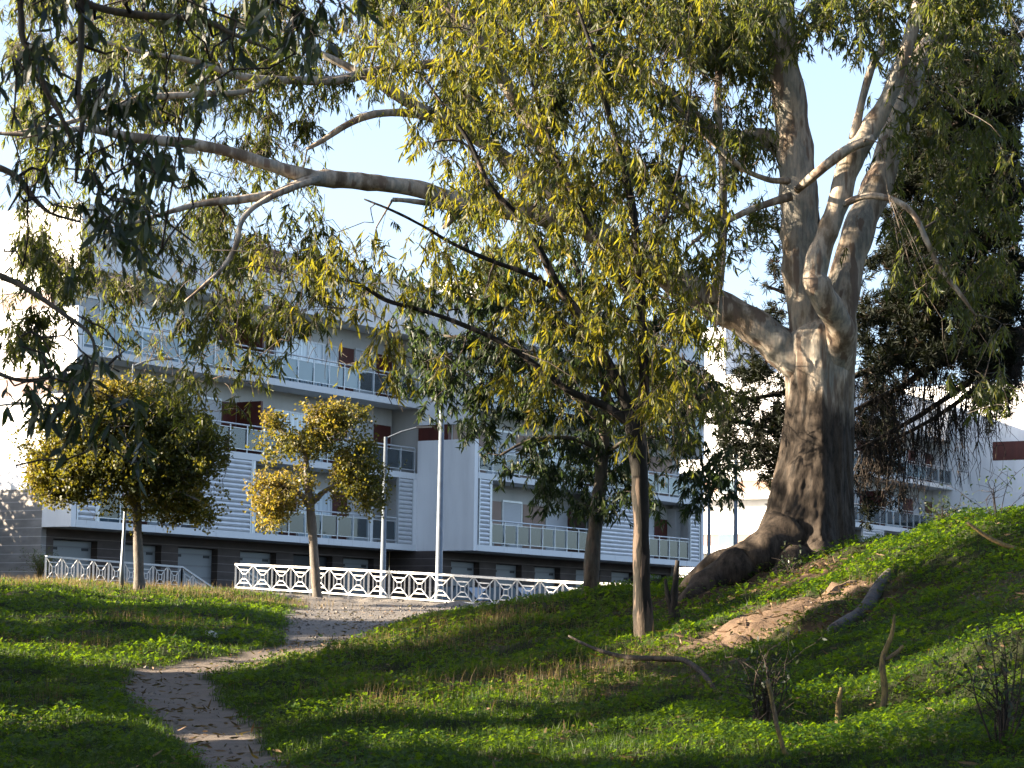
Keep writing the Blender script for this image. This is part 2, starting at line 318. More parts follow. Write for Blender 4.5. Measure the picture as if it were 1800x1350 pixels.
nx, ny = len(gx), len(gy); V = np.stack([X, Y, Z], 2).reshape(-1, 3)
ii = (np.arange(ny-1)[:, None]*nx+np.arange(nx-1)[None]).ravel(); L = np.stack([ii, ii+1, ii+nx+1, ii+nx], 1).ravel()
t = NT('hillside_soil'); v = t.coords(); nb = t.noise(3, 8, v, .65); nf = t.noise(45, 4, v, .6)
soil = t.ramp(nb, [(.3, (0.0175, 0.0149, 0.0081)), (.55, (0.0300, 0.0276, 0.0130)), (.75, (0.0426, 0.0350, 0.0200))])
veg = t.ramp(t.noise(8, 5, v), [(.3, (0.0048, 0.0110, 0.0022)), (.7, (0.0110, 0.0220, 0.0040))])
base = t.mix(.55, soil, veg)
pth = t.mix(t.ramp(nf, [(.35, g3(0)), (.65, g3(1))]), t.ramp(nb, [(.3, (0.0738, 0.0598, 0.0484)), (.7, (0.1706, 0.1421, 0.1166))]), (0.1478, 0.1250, 0.1052))
grv = t.mix(.5, t.ramp(t.noise(28, 5, v, .7), [(.3, (0.0754, 0.0700, 0.0646)), (.7, (0.2262, 0.2101, 0.1885))]), t.ramp(nb, [(.3, (0.0969, 0.0889, 0.0808)), (.7, (0.1831, 0.1615, 0.1400))]))
drt = t.mix(.45, t.ramp(t.noise(9, 8, v, .75), [(.3, (.030, .019, .012)), (.55, (.13, .088, .058)), (.75, (.22, .16, .11))]), (.115, .08, .055))
lit = t.ramp(t.noise(22, 5, v, .7), [(.3, (0.0138, 0.0094, 0.0060)), (.7, (0.0550, 0.0341, 0.0209))])
c = t.mix(t.attr('soil'), base, t.mix(.5, soil, (.07, .055, .035))); c = t.mix(t.attr('litter'), c, lit); c = t.mix(t.attr('path'), c, pth); c = t.mix(t.attr('gravel'), c, grv); c = t.mix(t.attr('dirt'), c, drt)
t.set(c, .9, .15); t.bump(t.noise(30, 8, v, .7), .6, .04); M_['ground'] = t.m
tag(mesh_np('ground', V, L, np.arange(len(ii))*4, M_['ground'], None, dict(path=mp_[0].ravel(), gravel=mp_[1].ravel(), dirt=mp_[2].ravel(), litter=mp_[3].ravel(), soil=mp_[4].ravel()), True), kind='structure')
# parking road between fence and building
m = MB(); q = []
for u0 in np.arange(-20.8, 120, 4.):
    pass
def wq(u, n, z): p = A_+D_*u+N_*n; return (p[0], p[1], z)
m.add([wq(-20.8, -1.3, ROADZ+.006), wq(-20.8, 3.2, ROADZ+.006), wq(-12, 6.5, ROADZ+.006), wq(0, 14, ROADZ+.006), wq(26, 26, ROADZ+.006), wq(110, 34, ROADZ+.006), wq(110, -1.3, ROADZ+.006)], [tuple(range(7))])
tag(m.build('road', M_['asphalt']), kind='structure')
# ------------------------------------------------------------------ buildings (local x along the facade, y into the building)
def railing(root, u0, u1, y, zf, style, h=1.06):
    m = MB(); r = .028
    m.tube([(u0, y, zf+h), (u1, y, zf+h)], .034, 8); m.bar((u0, y, zf+h-.14), (u1, y, zf+h-.14), .025); m.bar((u0, y, zf+.13), (u1, y, zf+.13), .03)
    n = max(1, round((u1-u0)/1.02)); g = {'c': MB(), 'b': MB(), 's': MB()}; used = set()
    for i in range(n+1):
        x = u0+(u1-u0)*i/n; m.bar((x, y, zf-.02), (x, y, zf+h), .045, .03)
        m.box(x-.05, x+.05, y-.045, y-.03, zf-.12, zf-.0)
        if i < n:
            k = style(i, n); used.add(k); w_ = (u1-u0)/n
            g[k].box(x+.035, x+w_-.035, y+.03, y+.042, zf+.15, zf+h-.16)
    o = m.build('balcony_railing', M_['rail'], root)
    for k in sorted(used): g[k].build('glass_panel', M_[{'c': 'glass', 'b': 'bglass', 's': 'gglass'}[k]], o)
def louver(root, u0, u1, y, z0, z1):
    m = MB(); n = 15; p = (z1-z0)/n; k = 5; V = []; F = []
    for i in range(n):
        zc = z0+(i+.5)*p; a = np.linspace(-1.35, 1.35, k)
        ys = y+.05-.085*np.cos(a); zs = zc+p*.47*np.sin(a)/np.sin(1.35); b = len(V)
        for x in (u0+.03, u1-.03):
            for yy, zz in zip(ys, zs): V.append((x, yy, zz))
        for j in range(k-1): F.append((b+j, b+k+j, b+k+j+1, b+j+1))
        F.append(tuple(b+j for j in range(k))); F.append(tuple(b+k+j for j in range(k))[::-1]); F.append((b, b+k-1, b+2*k-1, b+k))
    m.add(V, F); m.box(u0+.03, u1-.03, y+.07, y+.10, z0, z1)
    o = m.build('louver_panel', M_['louver'], root)
    for a in (u0-.02, u1-.04): f = MB(); f.box(a, a+.06, y-.04, y+.09, z0, z1); f.build('louver_frame', M_['rail'], o)
def window(root, u0, u1, y, z0, z1, kind='g'):
    m = MB(); t_ = .06; d0, d1 = y-.05, y+.02
    m.box(u0, u0+t_, d0, d1, z0, z1); m.box(u1-t_, u1, d0, d1, z0, z1); m.box(u0+t_, u1-t_, d0, d1, z1-t_, z1); m.box(u0+t_, u1-t_, d0, d1, z0, z0+t_)
    n = max(1, round((u1-u0)/1.05))
    for i in range(1, n): x = u0+(u1-u0)*i/n; m.box(x-.04, x+.04, d0, d1, z0+t_, z1-t_)
    o = m.build('window', M_['rail'], root); g = MB(); g.box(u0+.05, u1-.05, y-.025, y-.01, z0+.05, z1-.05); g.build('window_pane', M_['cglass' if kind == 'c' else 'wglass'], o)
def shutter(root, u0, u1, y, z0, z1):
    m = MB(); m.box(u0+.05, u1-.05, y-.03, y-.012, z0, z1-.02); o = m.build('roller_shutter', M_['shutter'], root)
    f = MB(); f.box(u0, u0+.05, y-.05, y+.01, z0, z1); f.box(u1-.05, u1, y-.05, y+.01, z0, z1); f.box(u0, u1, y-.055, y-.035, z1, z1+.09); f.build('shutter_frame', M_['rail'], o)
def panel(root, u0, u1, y, z0, z1, mat, th=.022):
    m = MB(); n = max(1, round((u1-u0)/1.0)); w_ = (u1-u0)/n
    for i in range(n): m.box(u0+w_*i+.004, u0+w_*(i+1)-.004, y-th, y+.01, z0, z1)
    m.build('wall_panel', M_[mat], root)
def garage(root, u0, u1, y, z1, dark=False):  # dark: open bay, a black sheet stands in for its shaded inside
    m = MB(); m.box(u0, u1, y+.30, y+.36, ROADZ, z1); o = m.build('garage_door_or_dark_bay', M_['dark' if dark else 'garage'], root)
    if not dark:
        for x in (u0+.16, u1-.5): v_ = MB(); v_.box(x, x+.34, y+.28, y+.299, z1-.34, z1-.24); v_.build('door_vent', M_['dark'], o)
def base_wall(root, u0, u1, y, doors, ztop, th=.5):
    m = MB(); x = u0; zt = 3.29
    for a, b in doors:
        m.box(x, a, y, y+th, -.4, zt); x = b
    m.box(x, u1, y, y+th, -.4, zt); m.box(u0, u1, y, y+th, zt+.0, ztop)
    m.box(u0+.01, u1-.01, y+th+.01, y+th+.2, -.4, ztop)
    m.build('base_wall', M_['brick'], root)
S1, S2, S3, SO, TOP = 3.92, 6.93, 9.95, 12.74, 14.95; T = .255
HD = {1: 5.95, 2: 8.97, 3: 11.97}
def block(root, proj, ends, second=False):
    # ---- left wing
    DEP = 1.36; UL = -20.85
    w_ = MB(); w_.box(UL+.25, -.02, DEP, 14, S1-T-.01, SO-.01); w_.build('recess_wall', M_['recess'], root)
    for s in (S1, S2, S3):
        m = MB(); m.box(UL+.25, -.0, -.012, DEP-.003, s-T, s); m.build('balcony_slab', M_['slab'], root)
    m = MB(); m.box(UL, -.0, -.02, 14.02, SO, TOP); m.build('parapet', M_['white'], root)
    m = MB(); m.box(UL-.03, .02, -.06, 14.05, TOP+.003, TOP+.05); m.build('coping', M_['metal'], root)
    # end wall, with window slots
    m = MB(); x0, x1 = UL, UL+.247; cl = 5.0
    slots = ends; z = S1-T
    for a, b in slots:
        m.box(x0, x1, 0, DEP, z, a); z = b
    m.box(x0, x1, 0, DEP, z, SO-.002); z = cl
    for a, b in slots: m.box(x0, x1, DEP, 14, z, a); z = b
    m.box(x0, x1, DEP, 14, z, SO-.002); m.build('end_wall', M_['white'], root)
    m = MB(); m.box(x0-.0, x1, DEP, 14, -.5, cl-.003); m.build('cladding', M_['clad' if not second else 'white'], root)
    for a, b in slots:
        m = MB(); m.box(x0+.06, x1-.02, DEP, 13.9, a, b); m.build('slot_panel', M_['tan' if second else 'brown'], root)
        if second:
            window(root, 0, 0, 0, 0, 0) if 0 else None
            m = MB(); m.box(x0-.75, x0-.003, 1.2, 9.5, a-.42, a-.02); m.build('ledge', M_['white'], root)
            m = MB(); m.box(x0+.03, x0+.06, 4.7, 5.7, a, b); m.build('window_pane', M_['wglass'], root)
    base_wall(root, UL+.25, -.0, DEP, [(-20.24, -18.0), (-16.8, -14.55), (-13.6, -11.3), (-9.95, -7.7), (-6.6, -4.0), (-3.25, -1.1)], S1-T-.004)
    for i, (a, b) in enumerate([(-20.24, -18.0), (-16.8, -14.55), (-13.6, -11.3), (-9.95, -7.7), (-6.6, -4.0), (-3.25, -1.1)]): garage(root, a, b, DEP, 3.27, i == 4)
    zc = S2-T-.0
    for a, b in ((-20.55, -19.6), (-13.9, -11.05), (-1.32, -.29)): louver(root, a, b, .03, S1, zc)
    for a, b in ((-19.55, -19.45), (-10.98, -10.82), (-3.29, -3.13)): m = MB(); m.box(a, b, 0.01, .13, S1, zc); m.build('facade_post', M_['rail'], root)
    m = MB(); m.box(-.25, -.003, .0, DEP, S1, S2-T); m.build('return_strip', M_['white'], root)
    c = lambda i, n: 'c'; b3 = lambda i, n: 'b' if i < n-4 else 'c'; s_ = lambda i, n: 's'
    for a, b in ((-19.4, -14.0), (-10.75, -3.35), (-3.08, -1.4)): railing(root, a, b, .05, S1, c)
    railing(root, -20.5, -.14, .05, S2, c); railing(root, -20.5, -.14, .05, S3, b3)
    yb = DEP
    # level 1
    window(root, -19.2, -16.9, yb, S1, 5.95); panel(root, -16.8, -15.4, yb, S1, 5.95, 'brown'); shutter(root, -15.3, -13.2, yb, S1, 5.95)
    panel(root, -10.6, -9.2, yb, S1, 5.95, 'brown'); shutter(root, -9.1, -7.7, yb, S1, 5.95); panel(root, -7.6, -6.5, yb, S1, 5.95, 'brown'); window(root, -6.4, -4.2, yb, S1, 5.95, 'c'); panel(root, -4.1, -3.1, yb, S1, 5.95, 'brown'); shutter(root, -3.0, -1.0, yb, S1, 5.95)
    # level 2
    panel(root, -20.3, -18.6, yb, S2, 8.97, 'tan'); window(root, -18.5, -15.2, yb, S2, 8.97); panel(root, -15.1, -14.2, yb, S2, 8.97, 'brown'); shutter(root, -13.9, -11.4, yb, S2, 8.97); panel(root, -11.32, -10.46, yb, S2, 8.97, 'brown')
    for zf, zt in ((S2, 9.02), (S3, 12.04)):
        m = MB(); m.box(-10.42, -10.3, .16, DEP-.002, zf, zt); m.build('balcony_divider', M_['brown'], root)
    panel(root, -8.7, -8.2, yb, S2, 8.97, 'tan'); window(root, -8.15, -4.9, yb, S2, 8.97, 'c'); panel(root, -4.8, -3.2, yb, S2, 8.97, 'brown'); shutter(root, -3.1, -1.4, yb, S2, 8.97); panel(root, -1.33, -.1, yb, S2, 8.97, 'brown')
    # level 3
    shutter(root, -20.2, -18.3, yb, S3, 11.97); window(root, -18.1, -13.2, yb, S3, 11.97, 'c'); panel(root, -11.7, -10.46, yb, S3, 12.0, 'brown'); panel(root, -8.75, -8.2, yb, S3, 11.97, 'brown')
    window(root, -8.1, -3.98, yb, S3, 11.95, 'c'); panel(root, -3.92, -2.85, yb, S3, 11.97, 'brown'); shutter(root, -2.8, -1.3, yb, S3, 11.95); panel(root, -1.25, -.1, yb, S3, 11.97, 'brown')
    m = MB(); m.box(-11.8, -9.6, -.035, -.02, 14.0, TOP-.0); m.build('roof_panel', M_['brown'], root)
    for u, zz in ((-17, S3-T), (-12.8, S3-T), (-6.2, SO), (-17.5, SO)): m = MB(); m.tube([(u, .75, zz-.07), (u, .75, zz)], .12, 12); m.build('ceiling_lamp', M_['white'], root)
    # ---- right wing, standing forward
    P = -proj; UR = 20.58; W = .28
    yb = P+DEP
    if second:      # taller white volume whose near wall hides the rest
        m = MB(); m.box(0, 22, -9, -.7, 7.75, 16.3); m.box(0, .35, -.697, 4, 3.6, 16.3); m.build('white_wing', M_['white'], root)
        m = MB(); m.box(-.02, -.003, -8.9, -2.62, 11.47, 12.63); m.build('slot_panel', M_['brown'], root)
        m = MB(); m.box(.4, 21.9, -7.5, 10, -.5, 7.74); m.build('base_wall', M_['brick'], root); railing(root, .3, 20, -8.8, 6.7, c)
        return
    m = MB(); m.box(0, W, P, .0, S1-T, 8.31); m.box(0, W, P, .0, 8.97, 11.35); m.box(0, W, P, .0, 12.0, SO-.002); m.build('return_wall', M_['white'], root)
    for a, b in ((8.31, 8.97), (11.35, 12.0)):
        m = MB(); m.box(.025, W-.02, yb+.02, -.003, a, b); m.build('slot_panel', M_['brown'], root)
    m = MB(); m.box(W, UR-.23, yb, 14, S1-T-.01, SO-.01); m.build('recess_wall', M_['recess'], root)
    for s in (S1, S2, S3):
        m = MB(); m.box(W, UR-.23, P-.012, yb-.003, s-T, s); m.build('balcony_slab', M_['slab'], root)
    m = MB(); m.box(0.022, UR, P-.0, 14, SO, TOP); m.build('parapet', M_['white'], root)
    m = MB(); m.box(.03, UR+.02, P-.04, 13.9, TOP+.055, TOP+.1); m.build('coping', M_['metal'], root)
    m = MB(); m.box(UR-.23, UR, P, yb, S1-T, 8.31); m.box(UR-.23, UR, P, yb, 8.97, 11.35); m.box(UR-.23, UR, P, yb, 12., SO-.002); m.box(UR-.23, UR, yb, 14, -.4, SO-.002); m.build('end_wall', M_['white'], root)
    dr = [(.9, 3.09), (4.4, 6.5), (7.6, 9.81), (11.2, 13.41), (14.48, 16.67), (18.2, 19.9)]; yo = P+1.7
    base_wall(root, .25, UR-.23, yo, dr, S1-T-.004)
    for a, b in dr: garage(root, a, b, yo, 3.27)
    m = MB(); m.box(.02, .245, yo, 1.355, -.4, S1-T-.004); m.build('base_wall', M_['brick'], root)
    for a, b in ((.42, 1.25), (9.75, 13.75), (19.2, 20.12)): louver(root, a, b, P+.03, S1, zc)
    for a, b in ((1.28, 1.4), (13.8, 13.96), (14.0, 14.12)): m = MB(); m.box(a, b, P+.01, P+.13, S1, zc); m.build('facade_post', M_['rail'], root)
    railing(root, 1.45, 9.65, P+.05, S1, c); railing(root, 14.15, 19.1, P+.05, S1, s_)
    railing(root, .42, 20.2, P+.05, S2, lambda i, n: 'b' if i > n-6 else 'c'); railing(root, .42, 20.2, P+.05, S3, lambda i, n: 'b')
    panel(root, 3.0, 4.2, yb, S1, 5.95, 'tan'); shutter(root, 4.25, 5.85, yb, S1, 5.95); panel(root, 6.0, 7.85, yb, S1, 5.95, 'tan'); shutter(root, 7.9, 9.75, yb, S1, 5.95); panel(root, 9.8, 11.4, yb, S1, 5.95, 'brown'); window(root, 11.45, 13.2, yb, S1, 5.95)
    shutter(root, 15.6, 17.9, yb, S1, 5.95); panel(root, 18.0, 19.3, yb, S1, 5.95, 'brown')
    m = MB(); m.box(19.35, 19.85, yb-.45, yb-.003, 4.9, 6.5); m.tube([(19.6, yb-.22, 6.5), (19.6, yb-.22, S2-T)], .06, 8); m.build('boiler', M_['whitepaint'], root)
    panel(root, .35, 2.9, yb, S2, 8.97, 'tan'); shutter(root, 3.0, 5.2, yb, S2, 8.97); panel(root, 5.35, 6.9, yb, S2, 8.97, 'tan'); window(root, 7.0, 11., yb, S2, 8.97, 'c'); panel(root, 11.1, 13.4, yb, S2, 8.97, 'brown'); shutter(root, 13.6, 16.4, yb, S2, 8.97); panel(root, 16.5, 17.3, yb, S2, 8.97, 'brown'); panel(root, 17.4, 19.8, yb, S2, 8.97, 'tan')
    shutter(root, .6, 2.9, yb, S3, 11.97); window(root, 3.0, 8.2, yb, S3, 11.97, 'c'); panel(root, 8.3, 10.4, yb, S3, 11.97, 'brown'); window(root, 10.6, 15.2, yb, S3, 11.97, 'c'); panel(root, 15.4, 17.2, yb, S3, 11.97, 'tan'); shutter(root, 17.4, 19.8, yb, S3, 11.97)
RZ = math.pi/2-AZ
b1 = empty('apartment_building', (A_[0], A_[1], 0), 'long white apartment block with balconies over dark garage doors, nearest the fence', 'apartment building', rz=RZ)
block(b1, 2.9, [(8.31, 8.97), (11.35, 12.0)])
B2 = at(1675, 859, 142.)
b2 = empty('apartment_building', (B2[0], B2[1], 0), 'farther white apartment block seen around the thick gum trunk, its sunlit end wall glaring', 'apartment building', rz=RZ)
block(b2, 2.9, [(5.38, 6.02), (8.36, 9.0)], True)
m = MB()
for x in (-17, -15.2, -13.4, -11.6): 
    for y in (3, 5.5): m.box(x-.07, x+.07, y-.07, y+.07, TOP, TOP+2.4)
for y in (2.6, 3, 5.5): m.box(-17.6, -11, y-.06, y+.06, TOP+2.4, TOP+2.6)
m.build('roof_pergola', M_['brown'], b2)
m = MB(); m.box(-19.5, -12, 6, 12, TOP+.06, TOP+3.0); m.build('penthouse', M_['white'], b2)
m = MB(); m.box(-20.87, -20.852, 6.6, 7.8, 12.9, 14.5); m.build('slot_panel', M_['tan'], b2)
# ---- things on the balconies
def bl(u, v, z): p = A_+D_*u-N_*v; return (p[0], p[1], z)
def chair(name, u, v, z, rz, label, group):
    r = empty(name, bl(u, v, z), label, 'chair', group, rz)
    m = MB(); m.box(-.21, .21, -.21, .21, .43, .455); m.build('seat', M_['dark'], r)
    m = MB(); m.box(-.21, .21, .19, .215, .5, .86); m.build('backrest', M_['dark'], r)
    for sx in (-1, 1):
        for sy in (-1, 1):
            m = MB(); m.bar((sx*.23, sy*.24, 0), (sx*.19, sy*.19, .43 if sy < 0 else .86), .028); m.build('leg', M_['dark'], r)
chair('balcony_chair', -8.3, .6, S3, .4, 'dark chair left of the small round table on the top left balcony', 'balcony furniture')
chair('balcony_chair', -6.0, .7, S3, 2.2, 'dark chair right of the small round table on the top left balcony', 'balcony furniture')
def table(u, v, z, label):
    r = empty('balcony_table', bl(u, v, z), label, 'table')
    m = MB(); m.tube([(0, 0, .70), (0, 0, .73)], .42, 24); m.build('tabletop', M_['dark'], r)
    for a in (0, 2.1, 4.2):
        m = MB(); m.bar((.1*math.cos(a), .1*math.sin(a), .7), (.33*math.cos(a), .33*math.sin(a), 0), .03); m.build('leg', M_['dark'], r)
table(-7.2, .65, S3, 'small round dark table behind the top left balcony glass')
def leaves_arr(P, D, L, W, curl=.18):
    n = len(P); D = unit(D); R = unit(rng.normal(size=(n, 3))); X_ = unit(np.cross(D, R)); Nn = np.cross(X_, D)
    L = np.broadcast_to(L, (n,))[:, None]; W = np.broadcast_to(W, (n,))[:, None]; cu = (rng.uniform(-1, 1, (n, 1))*curl*L)
    a = P; b1_ = P+D*L*.33+X_*W*.5+Nn*cu*.25; b2_ = P+D*L*.33-X_*W*.5+Nn*cu*.25
    c1 = P+D*L*.68+X_*W*.38+X_*cu*.35; c2 = P+D*L*.68-X_*W*.38+X_*cu*.35; e = P+D*L+X_*cu*1.0
    return np.stack([a, b1_, b2_, c1, c2, e], 1)
LT = np.array([0, 1, 2, 1, 3, 4, 2, 3, 5, 4]); LS = np.array([0, 3, 7])
def leaf_mesh(name, V, mat, parent, rnd):
    n = len(V); L = (np.arange(n)[:, None]*6+LT[None]).ravel(); st = (np.arange(n)[:, None]*10+LS[None]).ravel()
    return mesh_np(name, V.reshape(-1, 3), L, st, mat, parent, {'rnd': np.repeat(rnd, 6)}, False)
def pot_plant(u, v, z, pc, h, label):
    r = empty('potted_plant', bl(u, v, z), label, 'potted plant', 'potted plants on the balconies')
    m = MB(); m.tube([(0, 0, 0), (0, 0, .05), (0, 0, .26), (0, 0, .28)], [.12, .13, .17, .17], 16); m.build('pot', pc, r)
    n = 90; P = rng.normal(0, .05, (n, 3))*[1, 1, .3]+[0, 0, .28]; d = rng.normal(size=(n, 3))+[0, 0, 1.2]; P = P+unit(d)*rng.uniform(0, h*.6, (n, 1))
    leaf_mesh('foliage', leaves_arr(P, d, .16, .05), M_['leafB'], r, rng.random(n))
pot_plant(-2.9+.4, .4, S2, M_['whitepaint'], .35, 'white pot with a cactus-like plant, second balcony, beside the lamp arm')
pot_plant(-1.0, .4, S2, M_['whitepaint'], .25, 'small white potted plant in the right corner of the second balcony')
pot_plant(-6.2, .4, S1, M_['tan'], .5, 'leafy potted plant on the lowest left balcony behind the second small tree')
pot_plant(2.1, -2.4, S1, M_['whitepaint'], .4, 'white pot with bushy plant at the left end of the lowest right balcony')
pot_plant(3.4, -2.4, S1, M_['whitepaint'], .4, 'second white pot from the left on the lowest right balcony')
# ------------------------------------------------------------------ white fences
def fence_run(root, pts, zt, zb):
    """pts: (x,y) ends of each post; zt/zb: top and bottom heights at each post"""
    for i in range(len(pts)):
        p = MB(); x, y = pts[i]; p.bar((x, y, zb[i]-.22), (x, y, zt[i]+.0), .055); p.build('post', M_['whitepaint'], root)
    for i in range(len(pts)-1):
        m = MB(); a = np.array([*pts[i], 0]); b = np.array([*pts[i+1], 0])
        def P(s, t_): q = a*(1-s)+b*s; lo = zb[i]*(1-s)+zb[i+1]*s; hi = zt[i]*(1-s)+zt[i+1]*s; return (q[0], q[1], lo*(1-t_)+hi*t_)
        m.bar(P(0, 1), P(1, 1), .06, .08); m.bar(P(0, 0.04), P(1, .04), .045)
        for k, w_ in ((.27, .034), (.105, .032)):
            c4 = [P(.5-k, .52-k), P(.5+k, .52-k), P(.5+k, .52+k), P(.5-k, .52+k)]
            for j in range(4): m.bar(c4[j], c4[(j+1) % 4], w_)
        for sx, sy in ((-1, -1), (1, -1), (1, 1), (-1, 1)): m.bar(P(.5+sx*.10, .52+sy*.10), P(.5+sx*.47, .52+sy*.45), .02)
        m.build('fence_panel', M_['whitepaint'], root)
def interp_run(pa, pb, n): return [tuple(pa[:2]*(1-s)+pb[:2]*s) for s in np.linspace(0, 1, n)]
# far run and its stair rail
a = at(81, 978, 71.); dirn = D_; n1 = 10
pts = [(a+dirn*.717*i)[:2] for i in range(n1)]
f1 = empty('fence', (a[0], a[1], 0), 'short white lattice fence at the left whose right end slopes down a stair', 'fence')
def fr(root, pts, zt, zb):
    fence_run(root, [(p[0]-root.location.x, p[1]-root.location.y) for p in pts], zt, zb)
fr(f1, pts, [a[2]-.012*i for i in range(n1)], [a[2]-.80-.012*i for i in range(n1)])
e = np.array(pts[-1]); pts2 = [tuple(e+D_[:2]*.6*i) for i in range(5)]
fr(f1, pts2, [a[2]-.11-.24*i for i in range(5)], [a[2]-.91-.24*i for i in range(5)])
q = at(430, 1003, 74.5); pts3 = [tuple(q[:2]+D_[:2]*.66*i) for i in range(5)]
f3 = empty('fence', (q[0], q[1], 0), 'second white stair rail seen through the left end of the long fence', 'stair rail')
fr(f3, pts3, [q[2]-.24*i for i in range(5)], [q[2]-.8-.24*i for i in range(5)])
xs = [414.5+.0, 445.5, 478.5, 511.5, 545.5, 579.3, 613.3, 648.3, 684.4, 720, 756.5, 795, 833, 870.5, 909.5, 949.5, 990, 1034, 1076, 1119, 1164, 1210]
F0 = at(414.5, 991, 71.); F1_ = at(1164, 1030, 54.6); dv = (F1_-F0); 
PTS = [];
for x in xs:   # post positions along the straight fence line
    d = at(x, 1000, 1.); s = (F0[0]*1-F0[1]*d[0])/(dv[1]*d[0]-dv[0]); PTS.append(F0+dv*s)
f2 = empty('fence', (F0[0], F0[1], 0), 'long sunlit white lattice fence along the gravel, running behind the tree trunks', 'fence')
tops = []
for x, p in zip(xs, PTS):
    y = np.interp(x, [415, 560, 760, 910, 1010, 1164, 1210], [992, 998.5, 1009, 1018.5, 1024, 1030.5, 1032]); tops.append(at(x, y, p[1])[2])
fr(f2, [p[:2] for p in PTS], tops, [z-.74 for z in tops])
# ------------------------------------------------------------------ lamps
def lamp(px_, ytop, ybot, Y, zb, r, arm, label, lean=0.):
    b = at(px_, ybot, Y); t_ = at(px_, ytop, Y); h = t_[2]-zb
    root = empty('street_lamp', (b[0], b[1], zb), label, 'street lamp', 'street lamps around the apartment blocks')
    m = MB(); m.tube([(0, 0, 0), (0, 0, h*.12), (0, 0, h*.125), (lean*h, 0, h)], [r*1.25, r*1.2, r, r*.55], 14); m.box(-.2, .2, -.2, .2, -.02, .03); m.build('pole', M_['pole'], root, True)
    if arm:
        L_, rise = arm; m = MB(); m.tube([(lean*h, 0, h-.05), (lean*h+L_*.5, 0, h+rise*.55), (lean*h+L_, 0, h+rise)], .028, 8); m.build('arm', M_['pole'], root)
        x0 = lean*h+L_; s = 1 if L_ > 0 else -1; m = MB(); m.add([(x0-.02*s, -.07, h+rise-.03), (x0+.5*s, -.09, h+rise+.0), (x0+.5*s, .09, h+rise+.0), (x0-.02*s, .07, h+rise-.03), (x0-.02*s, -.05, h+rise+.06), (x0+.46*s, -.07, h+rise+.045), (x0+.46*s, .07, h+rise+.045), (x0-.02*s, .05, h+rise+.06)],
            [(0, 1, 2, 3), (4, 7, 6, 5), (0, 4, 5, 1), (1, 5, 6, 2), (2, 6, 7, 3), (3, 7, 4, 0)]); m.build('lamp_head', M_['dark'], root)
lamp(214, 640, 1018, 61.5, 1.15, .05, (.6, .15), 'thin lamp pole standing in front of the round yellow tree', .02)
lamp(673, 768, 1010, 73, ROADZ, .10, (1.0, .32), 'grey lamp with arm and flat head, behind the fence right of the small autumn tree')
lamp(771.5, 600, 1010, 72, ROADZ, .115, (.8, .3), 'tall grey lamp pole in front of the pale blue-white wall')
lamp(1246, 808, 1000, 100, ROADZ, .10, (.5, .1), 'left of the two far lamps against the glaring white end wall')
lamp(1293, 790, 1000, 100, ROADZ, .12, (.5, .1), 'right of the two far lamps against the glaring white end wall')
lamp(-42, 716, 1030, 59, 1.1, .07, (.75, .1), 'lamp whose head just enters at the left edge of the photo')
